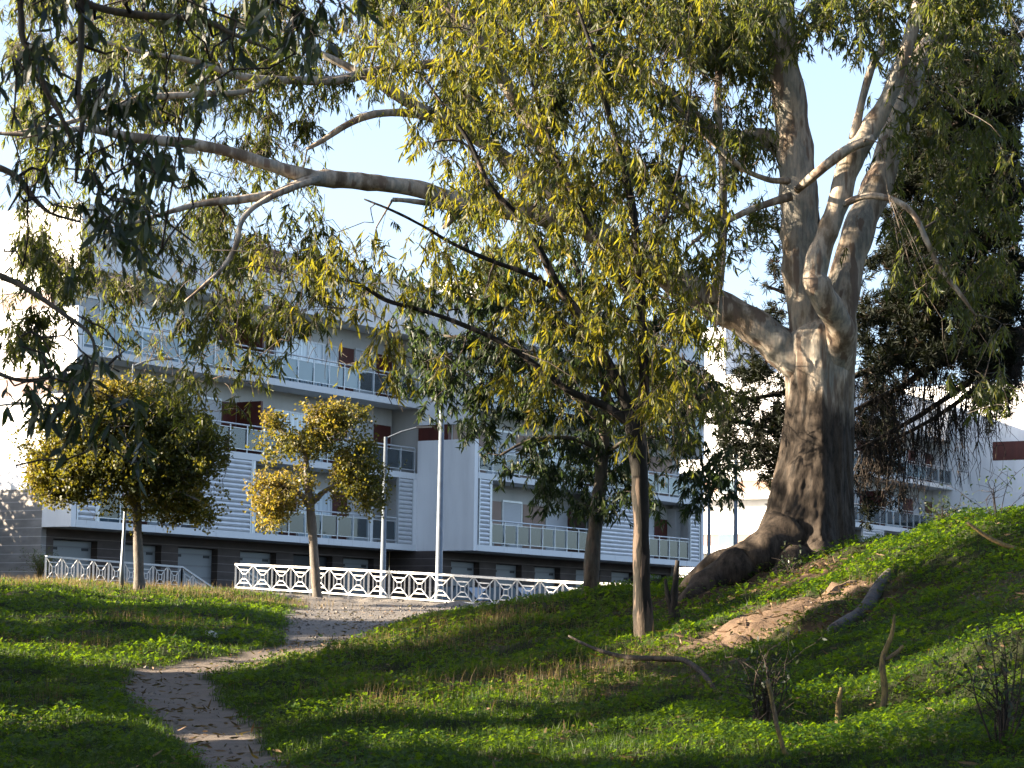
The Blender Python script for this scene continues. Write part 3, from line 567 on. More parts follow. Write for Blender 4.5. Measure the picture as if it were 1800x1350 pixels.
# ------------------------------------------------------------------ cars
def carpaint(name, col):
    t = NT(name); t.set(col, .25, .5, .3); t.b.inputs['Coat Weight'].default_value = .3; t.b.inputs['Coat Roughness'].default_value = .05; return t.m
def car(px_, Y, rz, col, label, estate=False):
    p = at(px_, 1040, Y); r = empty('parked_car', (p[0], p[1], ROADZ+.008), label, 'car', 'cars parked behind the fence', rz)
    # body: cross-sections along the length
    xs_ = [-2.1, -2.05, -1.7, -1.1, -.3, .5, 1.15, 1.75, 2.05, 2.12]; bt = [.62, .86, .92, .93, .92, .91, .88, .78, .66, .52]; wd = [.72, .8, .84, .86, .87, .87, .86, .82, .74, .66]
    V = []; F = []; k = 8
    for x, t_, w_ in zip(xs_, bt, wd):
        V += [(x, -w_*.92, .22), (x, -w_, .38), (x, -w_, t_-.12), (x, -w_*.93, t_), (x, w_*.93, t_), (x, w_, t_-.12), (x, w_, .38), (x, w_*.92, .22)]
    for i in range(len(xs_)-1):
        for j in range(k): F.append((i*k+j, i*k+(j+1) % k, (i+1)*k+(j+1) % k, (i+1)*k+j)[::-1])
    F.append(tuple(range(k))); F.append(tuple((len(xs_)-1)*k+j for j in range(k))[::-1])
    m = MB(); m.add(V, F); m.build('body', col, r, True)
    cx = [(-1.95 if estate else -1.75, .9), (-1.5 if estate else -1.15, 1.38), (-.4, 1.45), (.25, 1.42), (1.1, .9)]
    V = []; F = []
    for x, z in cx:
        w_ = .80 if z < 1 else .62; V += [(x, -w_, z), (x, w_, z)]
    V2 = V+[(cx[0][0]+.02, -.8, .88), (cx[0][0]+.02, .8, .88), (cx[-1][0], -.8, .88), (cx[-1][0], .8, .88)]
    for i in range(4): F.append((2*i, 2*i+1, 2*i+3, 2*i+2))
    F.append((0, 2, 4, 6, 8)[::-1]); F.append((1, 3, 5, 7, 9)); m = MB(); m.add(V, F); m.build('window', M_['wglass'], r)
    m = MB(); m.add([(cx[1][0], -.63, 1.39), (cx[1][0], .63, 1.39), (-.4, .63, 1.465), (-.4, -.63, 1.465), (.27, .63, 1.43), (.27, -.63, 1.43)], [(0, 3, 2, 1), (3, 5, 4, 2)])
    for sy in (-1, 1):
        for (x, z), (x2, z2) in (((cx[0][0], .9), (cx[1][0], 1.4)), ((-.35, .92), (-.35, 1.45)), ((1.1, .9), (.27, 1.43))): m.bar((x, sy*.81, z), (x2, sy*.64, z2), .05)
    m.build('roof', col, r)
    for x in (-1.32, 1.3):
        for sy in (-1, 1):
            m = MB(); m.tube([(x, sy*.70, .31), (x, sy*.88, .31)], .31, 20); w_ = m.build('wheel', M_['rubber'], r); m = MB(); m.tube([(x, sy*.86, .31), (x, sy*.89, .31)], .19, 12); m.build('rim', M_['metal'], w_)
    for x, nm, mt in ((2.08, 'headlight', M_['whitepaint']), (-2.09, 'tail_light', M_['brown'])):
        for sy in (-.58, .58): m = MB(); m.box(x-.03, x+.03, sy-.13, sy+.13, .58, .70); m.build(nm, mt, r)
ra = math.atan2(dv[1], dv[0])
car(830, 87., ra+.15, carpaint('black_car_paint', (.012, .013, .016)), 'black parked car behind the middle of the fence')
car(918, 86., ra+.1, carpaint('navy_car_paint', (.006, .015, .035)), 'dark blue parked car between the black and the pale car')
car(1015, 85., ra+.12, carpaint('pale_blue_car_paint', (.06, .10, .15)), 'pale blue-silver parked car, its roof showing over the fence by the thin trunk', True)
# ------------------------------------------------------------------ trees
LITP = [((1000, 1320), .6), ((1100, 1300), .5), ((880, 1325), .45), ((170, 1290), .45), ((1250, 1330), .4),((1500, 990), 1.0), ((1560, 975), .8), ((1400, 1065), .7), ((1340, 1095), .6), ((1150, 1180), .5), ((1060, 1215), .45), ((960, 1240), .4), ((870, 1262), .35), ((1690, 1170), .5), ((1660, 1240), .5), ((1560, 1290), .4), ((1450, 1325), .35),
          ((600, 1140), .5), ((620, 1075), 1.6), ((800, 1062), 1.6)]
LITW = [(ground_px(*c), r) for c, r in LITP]
for zz in (2.2, 2.8, 3.4, 4.2, 5.0): LITW.append((np.array([at(1400, 800, 36)[0]-.3, 35.8, zz]), .8))
for q_ in ((1400, 300, 36), (1390, 200, 36), (1400, 400, 36), (1400, 490, 36), (1440, 470, 35), (1480, 340, 35), (1520, 240, 35), (1500, 450, 36.6), (1550, 330, 37), (1320, 563, 36), (1220, 510, 35.9), (850, 358, 34.6), (700, 322, 34.1), (590, 313, 33.8), (430, 272, 33.3), (1270, 300, 35.6)):
    LITW.append((at(*q_)-np.array([.2, 0, 0]), .42))
LITW += [(ground_px(*c), r) for c, r in (((1450, 1040), .7), ((1260, 1140), .6), ((1200, 1165), .6), ((1740, 1130), .6), ((1620, 1285), .55), ((1500, 1330), .5),  ((700, 1080), 1.5), ((560, 1075), 1.2), ((1650, 960), .7), ((350, 1170), .7))]
LC = np.array([c for c, r in LITW]); LR = np.array([r for c, r in LITW])
def shade_keep(P, prob):     # cut gaps in the foliage along sun rays, to light chosen ground and bark
    hit = np.zeros(len(P), bool)
    for c, r in zip(LC, LR):
        d = P-c; t_ = d@S_; q_ = d-t_[:, None]*S_; hit |= (np.linalg.norm(q_, axis=1) < r*1.35) & (t_ > 1.0)
    return ~(hit & (rng.random(len(P)) < prob))
class Tree:
    def __init__(s, depth): s.N = np.zeros((0, 3)); s.R = np.zeros(0); s.limbs = MB(); s.twigs = MB(); s.LP = []; s.LD = []; s.LL = []; s.LR = []; s.d = depth
    def limb(s, pts, k=14, sub=5, nz=.04, mb=None, keep=True):
        """pts rows: (px, py, r_px[, depth])"""
        P = np.array([at(p[0], p[1], p[3] if len(p) > 3 else s.d) for p in pts]); r = np.array([p[2]*(p[3] if len(p) > 3 else s.d)/FPX for p in pts])
        Q = crom(np.hstack([P, r[:, None]]), sub); Q[:, 3] = np.maximum(Q[:, 3], .004)
        wob = np.cumsum(rng.normal(0, .035, (len(Q), 3)), 0); wob -= np.linspace(0, 1, len(Q))[:, None]*wob[-1]; Q[:, :3] += wob*Q[:, 3:4]; Q[:, 3] *= 1+.05*np.sin(np.arange(len(Q))*1.1+pts[0][0])
        (mb or s.limbs).tube(Q[:, :3], Q[:, 3], k, True, nz)
        if keep: s.N = np.vstack([s.N, Q[:, :3]]); s.R = np.concatenate([s.R, Q[:, 3]])
    def branchlet(s, c, rmin=.006, droop=.15, maxlen=6):
        d = np.linalg.norm(s.N-c, axis=1)+np.where(s.R > .25, 1.5, 0); i = int(np.argmin(d)); p = s.N[i]; Ln = np.linalg.norm(c-p)
        if Ln < .15 or Ln > maxlen: return
        n = max(4, int(Ln/.22)); t_ = np.linspace(0, 1, n)[:, None]; mid = (p+c)/2+np.array([0, 0, Ln*droop])+rng.normal(0, Ln*.09, 3)
        Q = (1-t_)**2*p+2*t_*(1-t_)*mid+t_**2*c; Q[1:-1] += rng.normal(0, .03, (n-2, 3))
        r0 = min(s.R[i]*.6, .010+.011*Ln); r = np.maximum(r0*(1-t_[:, 0])+rmin*t_[:, 0], rmin)
        s.twigs.tube(Q, r, 5); s.N = np.vstack([s.N, Q[1:]]); s.R = np.concatenate([s.R, r[1:]])
    def spray(s, p, length, nl, ll, drop, side=None):
        dirv = rng.normal(size=3); dirv[2] = 0; dirv = unit(dirv)*(.55+.4*rng.random())+np.array([0, 0, .15])
        n = 4; t_ = np.linspace(0, 1, n)[:, None]; Q = p+dirv*length*t_*.6+np.array([0, 0, -1])*length*drop*t_**1.6+rng.normal(0, .015, (n, 3))*t_
        s.twigs.tube(Q, np.linspace(.005, .0022, n), 3, False)
        u = rng.uniform(.15, 1, nl); seg = u*(n-1); i0 = np.minimum(seg.astype(int), n-2); f = (seg-i0)[:, None]; P = Q[i0]*(1-f)+Q[i0+1]*f
        D = np.array([0, 0, -.9])+rng.normal(0, .38, (nl, 3))+dirv*.25
        s.LP.append(P); s.LD.append(D); s.LL.append(ll*rng.uniform(.45, 1.2, nl)); s.LR.append(np.clip(rng.random(nl)*.75+rng.random()*.4-.1, 0, 1))
    def fill(s, grid, y0, col0, k, depth, dsp, length, nl, ll, drop=.6, cell=50, nb=1.0, bias=0., clump=.17):
        cells = []
        for r_, row in enumerate(grid):
            for c_, ch in enumerate(row):
                v = int(ch)
                if v: cells.append((col0+c_*cell, y0+r_*cell, v))
        tips = []
        for x, y, v in cells:
            for _ in range(max(1, int(round(nb*(.5+v*.14))))):
                tips.append(at(x+random.uniform(0, cell), y+random.uniform(-15, cell-15), depth+random.gauss(0, dsp)))
        tips = np.array(tips); N0 = s.N
        dd = np.array([np.min(np.linalg.norm(N0-t_, axis=1)) for t_ in tips])
        for j in np.argsort(dd): s.branchlet(tips[j])
        for x, y, v in cells:
            n = v*k/4.5; n = int(n)+(random.random() < n-int(n)); cc = []
            for _ in range(n): cc += [at(x+random.uniform(-6, cell+6), y+random.uniform(-18, cell-18), depth+random.gauss(0, dsp))]*random.randint(3, 6)
            for p in cc:
                p = p+rng.normal(0, clump, 3)*[1, 1, .8]
                # pull the spray part of the way to the nearest twig
                i = int(np.argmin(((s.N-p)**2).sum(1))); q_ = s.N[i]; p = q_+(p-q_)*min(1, .38/max(.01, np.linalg.norm(p-q_)))*random.uniform(.3, 1) if np.linalg.norm(p-q_) < 1.2 else p
                if np.linalg.norm(p-q_) > .38: s.twigs.tube(np.array([q_, (p+q_)/2+[0, 0, .05], p]), [.005, .004, .003], 3, False)
                s.spray(p, length*random.uniform(.6, 1.3), nl, ll, drop)
    def finish(s, root, bark_m, twig_m, leaf_m, wid=.17, smooth=True, keep=.9):
        loc = np.array(root.location)
        for mb, nm, mt in ((s.limbs, 'trunk', bark_m), (s.twigs, 'branches', twig_m)):
            if mb.n:
                mb.V = [v-loc for v in mb.V]; mb.build(nm, mt, root, True)
        if s.LP:
            P = np.vstack(s.LP); D = np.vstack(s.LD); Ln = np.concatenate(s.LL); rd = np.concatenate(s.LR)
            if keep: k = shade_keep(P, keep); P, D, Ln, rd = P[k], D[k], Ln[k], rd[k]
            leaf_mesh('foliage', leaves_arr(P, D, Ln, Ln*wid)-loc, leaf_m, root, rd); print(root.name, len(P))
GA = ["000000000000012333444443340000000000", "000000000000245544455444400000000000", "000000000000245665445444400000000000", "000000000000135665445544300000000000", "000000000000025676555544200000000000", "000000000000014566555544200000000000",
      "000000000000013556666554310000000000", "000000000000001345666655410000000000", "000000000000222234456666510000000000", "000000000013434433345666520000000000", "000000011144444344445666420000000000", "000000001344443333445555300000000000", "000000001223331222444555200000000000",
      "000000000110231112334455200000000000", "000000000000121111223344200000000000", "000000000000010000112234200000000000", "000000000000000000011222000000000000"]
# ---- giant gum tree
gb = at(1430, 1000, 36.)
rg = empty('gum_tree', gb, 'huge old gum tree with thick pale mottled trunk forking on the grassy bank', 'gum tree')
G = Tree(36.)
def trunk_mesh():
    rows = [(1395, 1035, 118), (1405, 1010, 106), (1412, 985, 92), (1417, 950, 81), (1420, 920, 75), (1424, 890, 71), (1428, 850, 67), (1434, 800, 62.5), (1438, 750, 60), (1440, 700, 59), (1440, 660, 60), (1440, 625, 61.5), (1441, 600, 61), (1443, 580, 52), (1445, 565, 38)]
    Q = crom(np.array([[*at(x, y, 36.), r*.009] for x, y, r in rows]), 16); k = 220; th = np.arange(k)*2*np.pi/k; V = []
    for i, (x, y, z, r) in enumerate(Q):
        low = np.clip((2.6-(z-gb[2]))/2.6, 0, 1)
        rr = r*(1+(.018+.11*low**1.5)*np.sin(5*th+1.3+.5*z)+.03*np.sin(9*th+z*.9)+.05*(fbm(np.cos(th)*2.2+5, np.sin(th)*2.2+z*.8, 4, 77)-.5)*2*(1+2*low)+.02*(vnoise(th*9, np.full(k, z*2.), 5)-.5))
        rr *= 1+.22*low**2*((1-np.cos(th))/2)**2; rr *= 1+.03*(fbm(np.cos(th)*4+9, np.sin(th)*4+z*1.7, 3, 17)-.5)*2
        cx_, cy_ = np.cos(th)*r, np.sin(th)*r; rid = fbm(cx_*7+z*.3+40, cy_*7+z*1.5+40, 5, 201); rr += (.012+.05*low)*(rid-.5)*2*(r/.6)+(.004+.018*low)*(fbm(cx_*26+80, cy_*26+z*6+80, 3, 211)-.5)*2
        V.append(np.stack([x+np.cos(th)*rr, y+np.sin(th)*rr*.95, np.full(k, z)], 1))
    n = len(V); F = [(i*k+j, i*k+(j+1) % k, (i+1)*k+(j+1) % k, (i+1)*k+j) for i in range(n-1) for j in range(k)]
    G.limbs.add(np.vstack(V), F+[tuple((n-1)*k+j for j in range(k))])
trunk_mesh()
for rt in ([(1390, 940, 48, 35.7), (1340, 985, 46, 35.4), (1290, 1008, 36, 35.2), (1240, 1035, 28, 35), (1205, 1070, 20, 34.6), (1190, 1100, 13, 34.3), (1180, 1130, 6, 34)],
           [(1330, 975, 22, 35.6), (1270, 985, 20, 35.9), (1225, 1012, 14, 36.2), (1190, 1050, 8, 36.4)],
           [(1400, 985, 44, 35.4), (1385, 1015, 36, 34.9), (1360, 1035, 22, 34.4), (1330, 1052, 10, 34)],
           [(1440, 975, 40, 35.5), (1450, 1005, 28, 35), (1470, 1025, 14, 34.5)], [(1460, 960, 34, 35.8), (1485, 985, 18, 35.5), (1510, 1005, 8, 35.2)]):
    G.limb(rt, 22, 6, .12, keep=False)
for lb in ([(1425, 650, 34), (1392, 622, 34), (1362, 592, 33), (1320, 563, 31), (1262, 535, 29), (1200, 500, 27, 35.8), (1140, 462, 24, 35.5), (1080, 425, 22, 35.2), (1010, 395, 20, 35), (950, 380, 19, 34.8), (870, 363, 18, 34.6), (800, 351, 16, 34.4), (740, 330, 15, 34.2), (650, 318, 15, 34), (590, 313, 16, 33.8), (545, 309, 14, 33.6), (480, 291, 11.5, 33.4), (400, 266, 10, 33.2), (330, 253, 10, 33), (230, 241, 9, 32.6), (150, 226, 6, 32.2), (60, 236, 4, 32), (-60, 230, 3, 32)],
           [(1430, 640, 34), (1412, 560, 31), (1402, 480, 31), (1405, 420, 33), (1402, 360, 34), (1400, 290, 33), (1392, 210, 31), (1380, 120, 28), (1374, 40, 26), (1365, -60, 22), (1350, -200, 16), (1320, -360, 9)],
           [(1465, 640, 34, 35.9), (1478, 590, 26, 35.5), (1466, 550, 24, 35.2), (1445, 515, 24, 35), (1436, 480, 23, 35), (1446, 430, 20, 35), (1462, 390, 19, 35), (1478, 340, 20, 35), (1498, 285, 22, 35), (1530, 232, 19, 35), (1565, 170, 15, 35), (1595, 80, 13, 35), (1630, -40, 11, 35), (1680, -200, 7, 35)],
           [(1475, 640, 30, 36.2), (1480, 560, 30, 36.4), (1492, 480, 29, 36.6), (1518, 400, 28, 36.8), (1545, 335, 27, 37), (1568, 265, 24, 37.2), (1592, 180, 22, 37.5), (1630, 90, 20, 37.8), (1690, 20, 18, 38), (1750, -60, 14, 38), (1830, -200, 9, 38)],
           [(1400, 300, 18, 36.3), (1368, 262, 17, 36.3), (1335, 240, 14, 36.3), (1300, 243, 12, 36.3), (1265, 240, 13, 36.2), (1225, 212, 11, 36.1), (1180, 170, 9, 36), (1120, 120, 7, 36), (1050, 60, 5, 36), (980, 0, 4, 36)],
           [(1400, 335, 7, 35.2), (1440, 300, 9, 34.8), (1490, 262, 9, 34.6), (1535, 243, 8, 34.6)],
           [(1385, 318, 7, 35.2), (1350, 315, 5, 34.9), (1298, 290, 5, 34.7), (1220, 220, 4, 34.5), (1150, 145, 3, 34.5), (1100, 100, 2, 34.5)],
           [(1390, 345, 8, 35.2), (1320, 368, 6, 35), (1262, 390, 5, 35), (1205, 358, 4, 35), (1150, 318, 3, 35), (1085, 275, 2, 35)],
           [(1262, 390, 4, 35), (1220, 425, 3, 35), (1200, 450, 2, 35)],
           [(1482, 360, 6, 34.9), (1520, 345, 6, 34.6), (1565, 350, 6, 34.5), (1605, 375, 5, 34.4), (1630, 425, 5, 34.4), (1655, 475, 5, 34.4), (1690, 520, 4, 34.4), (1715, 555, 2, 34.4)],
           [(1500, 245, 9, 35), (1512, 190, 7, 35), (1532, 120, 7, 35), (1553, 80, 6, 35), (1548, 40, 4, 35), (1552, -30, 3, 35)],
           [(1255, 530, 10, 35.8), (1266, 470, 9, 35.6), (1270, 400, 8, 35.6), (1270, 300, 7, 35.6), (1262, 200, 7, 35.6), (1262, 110, 7, 35.6), (1240, 50, 6, 35.6), (1205, -10, 5, 35.6), (1180, -120, 3, 35.6)],
           [(1263, 95, 4, 35.6), (1285, 62, 4, 35.6), (1330, 45, 3, 35.6)],
           [(548, 312, 9, 33.6), (510, 330, 8, 33.4), (480, 341, 7, 33.3), (430, 350, 8, 33.1), (350, 358, 6, 33), (290, 375, 4, 32.8), (225, 395, 3, 32.6)],
           [(560, 315, 7, 33.6), (500, 335, 6, 33.2), (450, 362, 5, 33), (424, 392, 5, 32.9), (416, 430, 5, 32.8), (392, 470, 4, 32.7), (355, 505, 3, 32.6), (325, 530, 2, 32.5)],
           [(815, 371, 8, 34.4), (770, 360, 6, 34.2), (720, 353, 4.5, 34), (690, 351, 4, 34)], [(800, 368, 8, 34.5), (790, 390, 6, 34.5), (778, 402, 3, 34.5)],
           [(1075, 425, 17, 35.3), (1030, 385, 16, 35.5), (985, 350, 15, 35.5), (926, 307, 14, 35.5), (880, 270, 13, 35.5), (837, 240, 13, 35.5), (748, 196, 12, 35.4), (700, 165, 11, 35.3), (655, 140, 9, 35.2), (600, 112, 7, 35.2), (545, 85, 5, 35.2)],
           [(800, 222, 10, 35.4), (730, 200, 8, 35.2), (660, 200, 7, 35), (605, 222, 6, 34.9), (570, 245, 5, 34.8), (540, 262, 3, 34.7)],
           [(1020, 380, 15, 35.6), (985, 320, 15, 36), (950, 250, 14, 36), (890, 150, 13, 36), (830, 60, 12, 36), (770, 0, 11, 36), (700, -100, 8, 36), (640, -220, 5, 36)],
           [(880, 140, 9, 36), (800, 112, 9, 35.6), (720, 116, 9, 35.2), (665, 124, 9, 34.8), (600, 140, 9, 34.4), (540, 143, 8, 34), (430, 136, 7, 33.7), (340, 108, 5, 33.4), (240, 90, 4, 33.2), (140, 60, 3, 33)],
           [(470, 140, 6, 33.8), (430, 160, 5, 33.6), (340, 165, 6, 33.4), (250, 172, 6, 33.2), (195, 190, 5, 33), (120, 215, 4, 32.8), (20, 235, 3, 32.6)]):
    G.limb(lb, 22 if lb[0][2] > 20 else 12)
GG = ["777777777766566777777777777766677777", "777777777777565677777777777777567776", "778888888888545677777777777733467775", "668888888887434577777777767100346777", "556778877765302677777777763000047788",
      "444566533455201467777777653000048888", "333553224455200246777777653100048888", "444323355553100236666666542000048888", "444224465533000023566665532000047788", "555434555543100012344554422000046677",
      "666555566654210000001233200000036665", "555444556554200000001122200000025555", "333223345431000000001222220000012333", "210012223210000000000222210000001222", "100001222100000000000023310000000122", "000000111000000000000023310000000011",
      "000000000000000000000012200000000000", "000000000000000000000001100000000000"]
for i_ in range(2, 14): GG[i_] = GG[i_][:31]+''.join(str(int(int(c)*.35)) for c in GG[i_][31:])
for i_ in range(0, 5): GG[i_] = GG[i_][:13]+''.join(str(min(9, int(c)+2)) for c in GG[i_][13:27])+GG[i_][27:]
for i_ in range(5, 9): GG[i_] = GG[i_][:11]+'0000'+GG[i_][15:]; GA[i_] = GA[i_][:15].replace('1', '0').replace('2', '0').replace('3', '0')+GA[i_][15:]
for i_ in range(3, 7): GG[i_] = GG[i_][:28]+'000'[:3]+GG[i_][31:]
G.fill(GG, -50, 0, 8., 36., 1.3, .42, 17, .17, .7)
G.fill(["333333333333333333333333"], -150, 0, 1.4, 36.5, 1.3, .7, 14, .2, .9, cell=75)
G.finish(rg, M_['barkG'], M_['barkL'], M_['leafG'], .165)
# ---- young gum tree in front
ab = at(1135, 1135, 28.); ra_ = empty('gum_tree', ab, 'slender dark-stemmed gum tree with yellow-green leaves, forking low', 'gum tree')
T2 = Tree(28.)
for lb in ([(1136, 1150, 26), (1135, 1120, 20), (1131, 1050, 16), (1130, 960, 14.5), (1128, 880, 14.5), (1125, 800, 16), (1119, 760, 17), (1112, 738, 15), (1106, 720, 10)],
           [(1112, 745, 10), (1060, 712, 7.5), (1000, 686, 6.5), (940, 640, 5.8), (880, 600, 5), (800, 565, 4.2), (740, 545, 3.6), (680, 528, 4), (630, 500, 3), (570, 482, 2)],
           [(1114, 745, 13), (1086, 670, 10), (1060, 620, 9), (1020, 560, 8.5, 27.8), (980, 500, 7.5, 27.7), (950, 440, 6.5, 27.6), (905, 375, 5.5, 27.5), (860, 325, 4.5, 27.4), (825, 250, 4, 27.4), (790, 200, 3, 27.4), (740, 130, 2, 27.4)],
           [(1045, 600, 6, 27.9), (1000, 525, 5.5, 27.8), (930, 482, 4.6, 27.7), (870, 460, 4.2, 27.6), (800, 430, 3.4, 27.5), (740, 395, 2.6, 27.4), (690, 370, 2.5, 27.3), (640, 350, 1.5, 27.3)],
           [(1118, 745, 13), (1133, 680, 10), (1128, 560, 9), (1120, 450, 8), (1105, 330, 7), (1070, 200, 5), (1045, 100, 4), (1010, 0, 3), (980, -90, 2)],
           [(1126, 560, 6), (1060, 440, 5, 28.3), (1000, 330, 4, 28.5), (950, 200, 3, 28.7), (920, 80, 2, 28.8)], [(1122, 470, 5), (1170, 380, 4, 28.3), (1200, 270, 3, 28.4), (1215, 150, 2, 28.5)],
           [(860, 330, 3, 27.4), (820, 255, 2.5, 27.4), (770, 248, 2, 27.4), (760, 262, 1.5, 27.4)]): T2.limb(lb, 12, 5, .03)
for i_ in range(9, 15): GA[i_] = GA[i_][:17]+''.join(str(min(9, int(c)+2)) if c != '0' else c for c in GA[i_][17:25])+GA[i_][25:]
T2.fill(GA, -50, 0, 1.9, 28., .8, .36, 13, .155, .8, clump=.14)
T2.finish(ra_, M_['barkS'], M_['barkD'], M_['leafA'], .165)
# ---- third gum
bb = at(1039, 1042, 40.); rb = empty('gum_tree', bb, 'gum tree with bluish hanging crown and dark foot, behind the slender one', 'gum tree')
T3 = Tree(40.)
for lb in ([(1037, 1056, 16), (1040, 1010, 14), (1046, 930, 13), (1057, 850, 11.5), (1064, 760, 10), (1066, 690, 9), (1050, 600, 8), (1030, 520, 6), (1000, 440, 5), (960, 370, 3)],
           [(1062, 745, 8), (1000, 690, 6, 40.3), (920, 640, 5, 40.5), (840, 600, 4, 40.6), (780, 590, 2, 40.7)], [(1060, 790, 6), (1000, 770, 4, 39.5), (930, 775, 3, 39.3), (880, 800, 2, 39.2)],
           [(1063, 760, 7), (1110, 700, 5, 40.5), (1170, 660, 4, 40.7), (1220, 650, 3, 41)], [(1050, 620, 6), (960, 540, 5, 40.5), (880, 480, 3, 40.7), (840, 430, 2, 41)], [(1062, 800, 5), (1110, 770, 3, 39.8), (1180, 760, 3, 39.6), (1215, 780, 2, 39.6)]): T3.limb(lb, 12, 5, .03)
GB = ["000000000000000022000000000000000000", "000000000000000146533220000000000000", "000000000000001378765433000000000000", "000000000000002688776543200000000000", "000000000000003688776543200000000000", "000000000000003688766554300000000000", "000000000000001678766555420000000000",
      "000000000000000256544555540000000000", "000000000000000023456444630000000000", "000000000000000000467554530000000000", "000000000000000000256333220000000000"]
T3.fill(GB, 370, 0, 6., 40.5, .9, .4, 17, .17, .6, clump=.18)
T3.finish(rb, M_['barkA'], M_['barkD'], M_['leafB'], .19)
# ---- gum overhanging at the near left
nb_ = at(-420, 1330, 14.); rn = empty('gum_tree', (nb_[0], nb_[1], -1.3), 'near gum tree at the left whose large dark leaves hang into the upper left corner', 'gum tree')
T4 = Tree(13.)
for lb in ([(-420, 1480, 70), (-410, 1200, 55), (-390, 800, 48), (-360, 400, 42), (-330, 0, 34), (-300, -300, 24), (-260, -700, 12)], [(-340, 100, 24), (-220, -50, 17), (-60, -20, 11), (80, -40, 8), (150, 5, 7), (230, 25, 7), (350, 35, 6), (410, 60, 4), (480, 90, 2)],
           [(-350, 300, 20), (-240, 120, 14), (-120, 60, 10), (20, -20, 7), (38, 20, 6), (42, 70, 6), (65, 110, 5), (82, 160, 5), (110, 210, 4), (130, 260, 2)], [(140, -60, 8), (143, 0, 7), (142, 80, 6), (138, 160, 5), (145, 210, 5), (138, 270, 4), (133, 320, 3)],
           [(-380, 600, 18), (-240, 450, 12), (-120, 440, 8), (0, 485, 6), (50, 510, 5), (110, 550, 4), (160, 590, 3), (165, 640, 2.5), (150, 690, 2)], [(-370, 500, 14), (-200, 330, 9), (-60, 290, 7), (20, 305, 6), (60, 350, 5), (90, 375, 3), (140, 390, 2)],
           [(-385, 700, 14), (-240, 600, 9), (-120, 610, 6), (-20, 650, 5), (40, 670, 3), (90, 665, 2)]): T4.limb(lb, 12, 5, .05)
GN = ["222211122221100000000000000000000000", "222121122122000000000000000000000000", "221222111221000000000000000000000000", "112221111010000000000000000000000000", "122212110000000000000000000000000000", "222111000000000000000000000000000000", "221121100000000000000000000000000000", "111233200000000000000000000000000000",
      "111222200000000000000000000000000000", "100111100000000000000000000000000000", "100000000000000000000000000000000000", "221000000000000000000000000000000000", "222000000000000000000000000000000000", "222110000000000000000000000000000000", "233210000000000000000000000000000000", "122210000000000000000000000000000000",
      "010120000000000000000000000000000000", "100010000000000000000000000000000000"]
T4.fill(GN, -40, 0, 1.45, 13., .5, .2, 7, .135, .8, nb=.5, clump=.06)
T4.finish(rn, M_['barkA'], M_['barkD'], M_['leafN'], .24, keep=.9)
# ---- pines
def needles(root, grid, y0, col0, k, depth, dsp, T, nb=.6):
    T.fill([''.join('0' for _ in r) for r in grid], y0, col0, 0, depth, dsp, .1, 1, .1) if 0 else None
    cells = [(col0+c*50, y0+r*50, int(ch)) for r, row in enumerate(grid) for c, ch in enumerate(row) if ch != '0']
    tips = np.array([at(x+random.uniform(0, 50), y+random.uniform(0, 50), depth+random.gauss(0, dsp)) for x, y, v in cells for _ in range(max(1, int(nb*v)))]); N0 = T.N
    dd = np.array([np.min(np.linalg.norm(N0-t_, axis=1)) for t_ in tips])
    for j in np.argsort(dd): T.branchlet(tips[j], .005, .03, 9)
    P = []
    for x, y, v in cells:
        for _ in range(int(v*k)):
            p = at(x+random.uniform(0, 50), y+random.uniform(0, 50), depth+random.gauss(0, dsp)); i = int(np.argmin(((T.N-p)**2).sum(1))); q_ = T.N[i]; d = np.linalg.norm(p-q_); P.append(q_+(p-q_)*min(1, .35/max(d, .01))*random.uniform(.2, 1))
    P = np.array(P); nn = 16; ax = unit(rng.normal(size=(len(P), 3))+[0, 0, .3]); PP = np.repeat(P, nn, 0)+np.repeat(ax, nn, 0)*rng.uniform(0, .13, (len(P)*nn, 1)); DD = np.repeat(ax, nn, 0)*.8+rng.normal(size=(len(PP), 3))*.7
    rd = np.clip(np.repeat(rng.random(len(P)), nn)*.7+rng.random(len(PP))*.35, 0, 1)
    if 1: kk = shade_keep(PP, .5); PP, DD, rd = PP[kk], DD[kk], rd[kk]
    loc = np.array(root.location); leaf_mesh('foliage', leaves_arr(PP, DD, .15, .021, .05)-loc, M_['needle'], root, rd); print('needles', len(PP))
    T.limbs.V = [v-loc for v in T.limbs.V]; T.limbs.build('trunk', M_['barkD'], root, True); T.twigs.V = [v-loc for v in T.twigs.V]; T.twigs.build('branches', M_['barkD'], root, True)
pb = at(1960, 1010, 42.); rp = empty('pine_tree', (pb[0], pb[1], .9), 'broad dark pine at the right edge, bare twigs hanging from its low boughs', 'pine tree')
PT = Tree(42.)
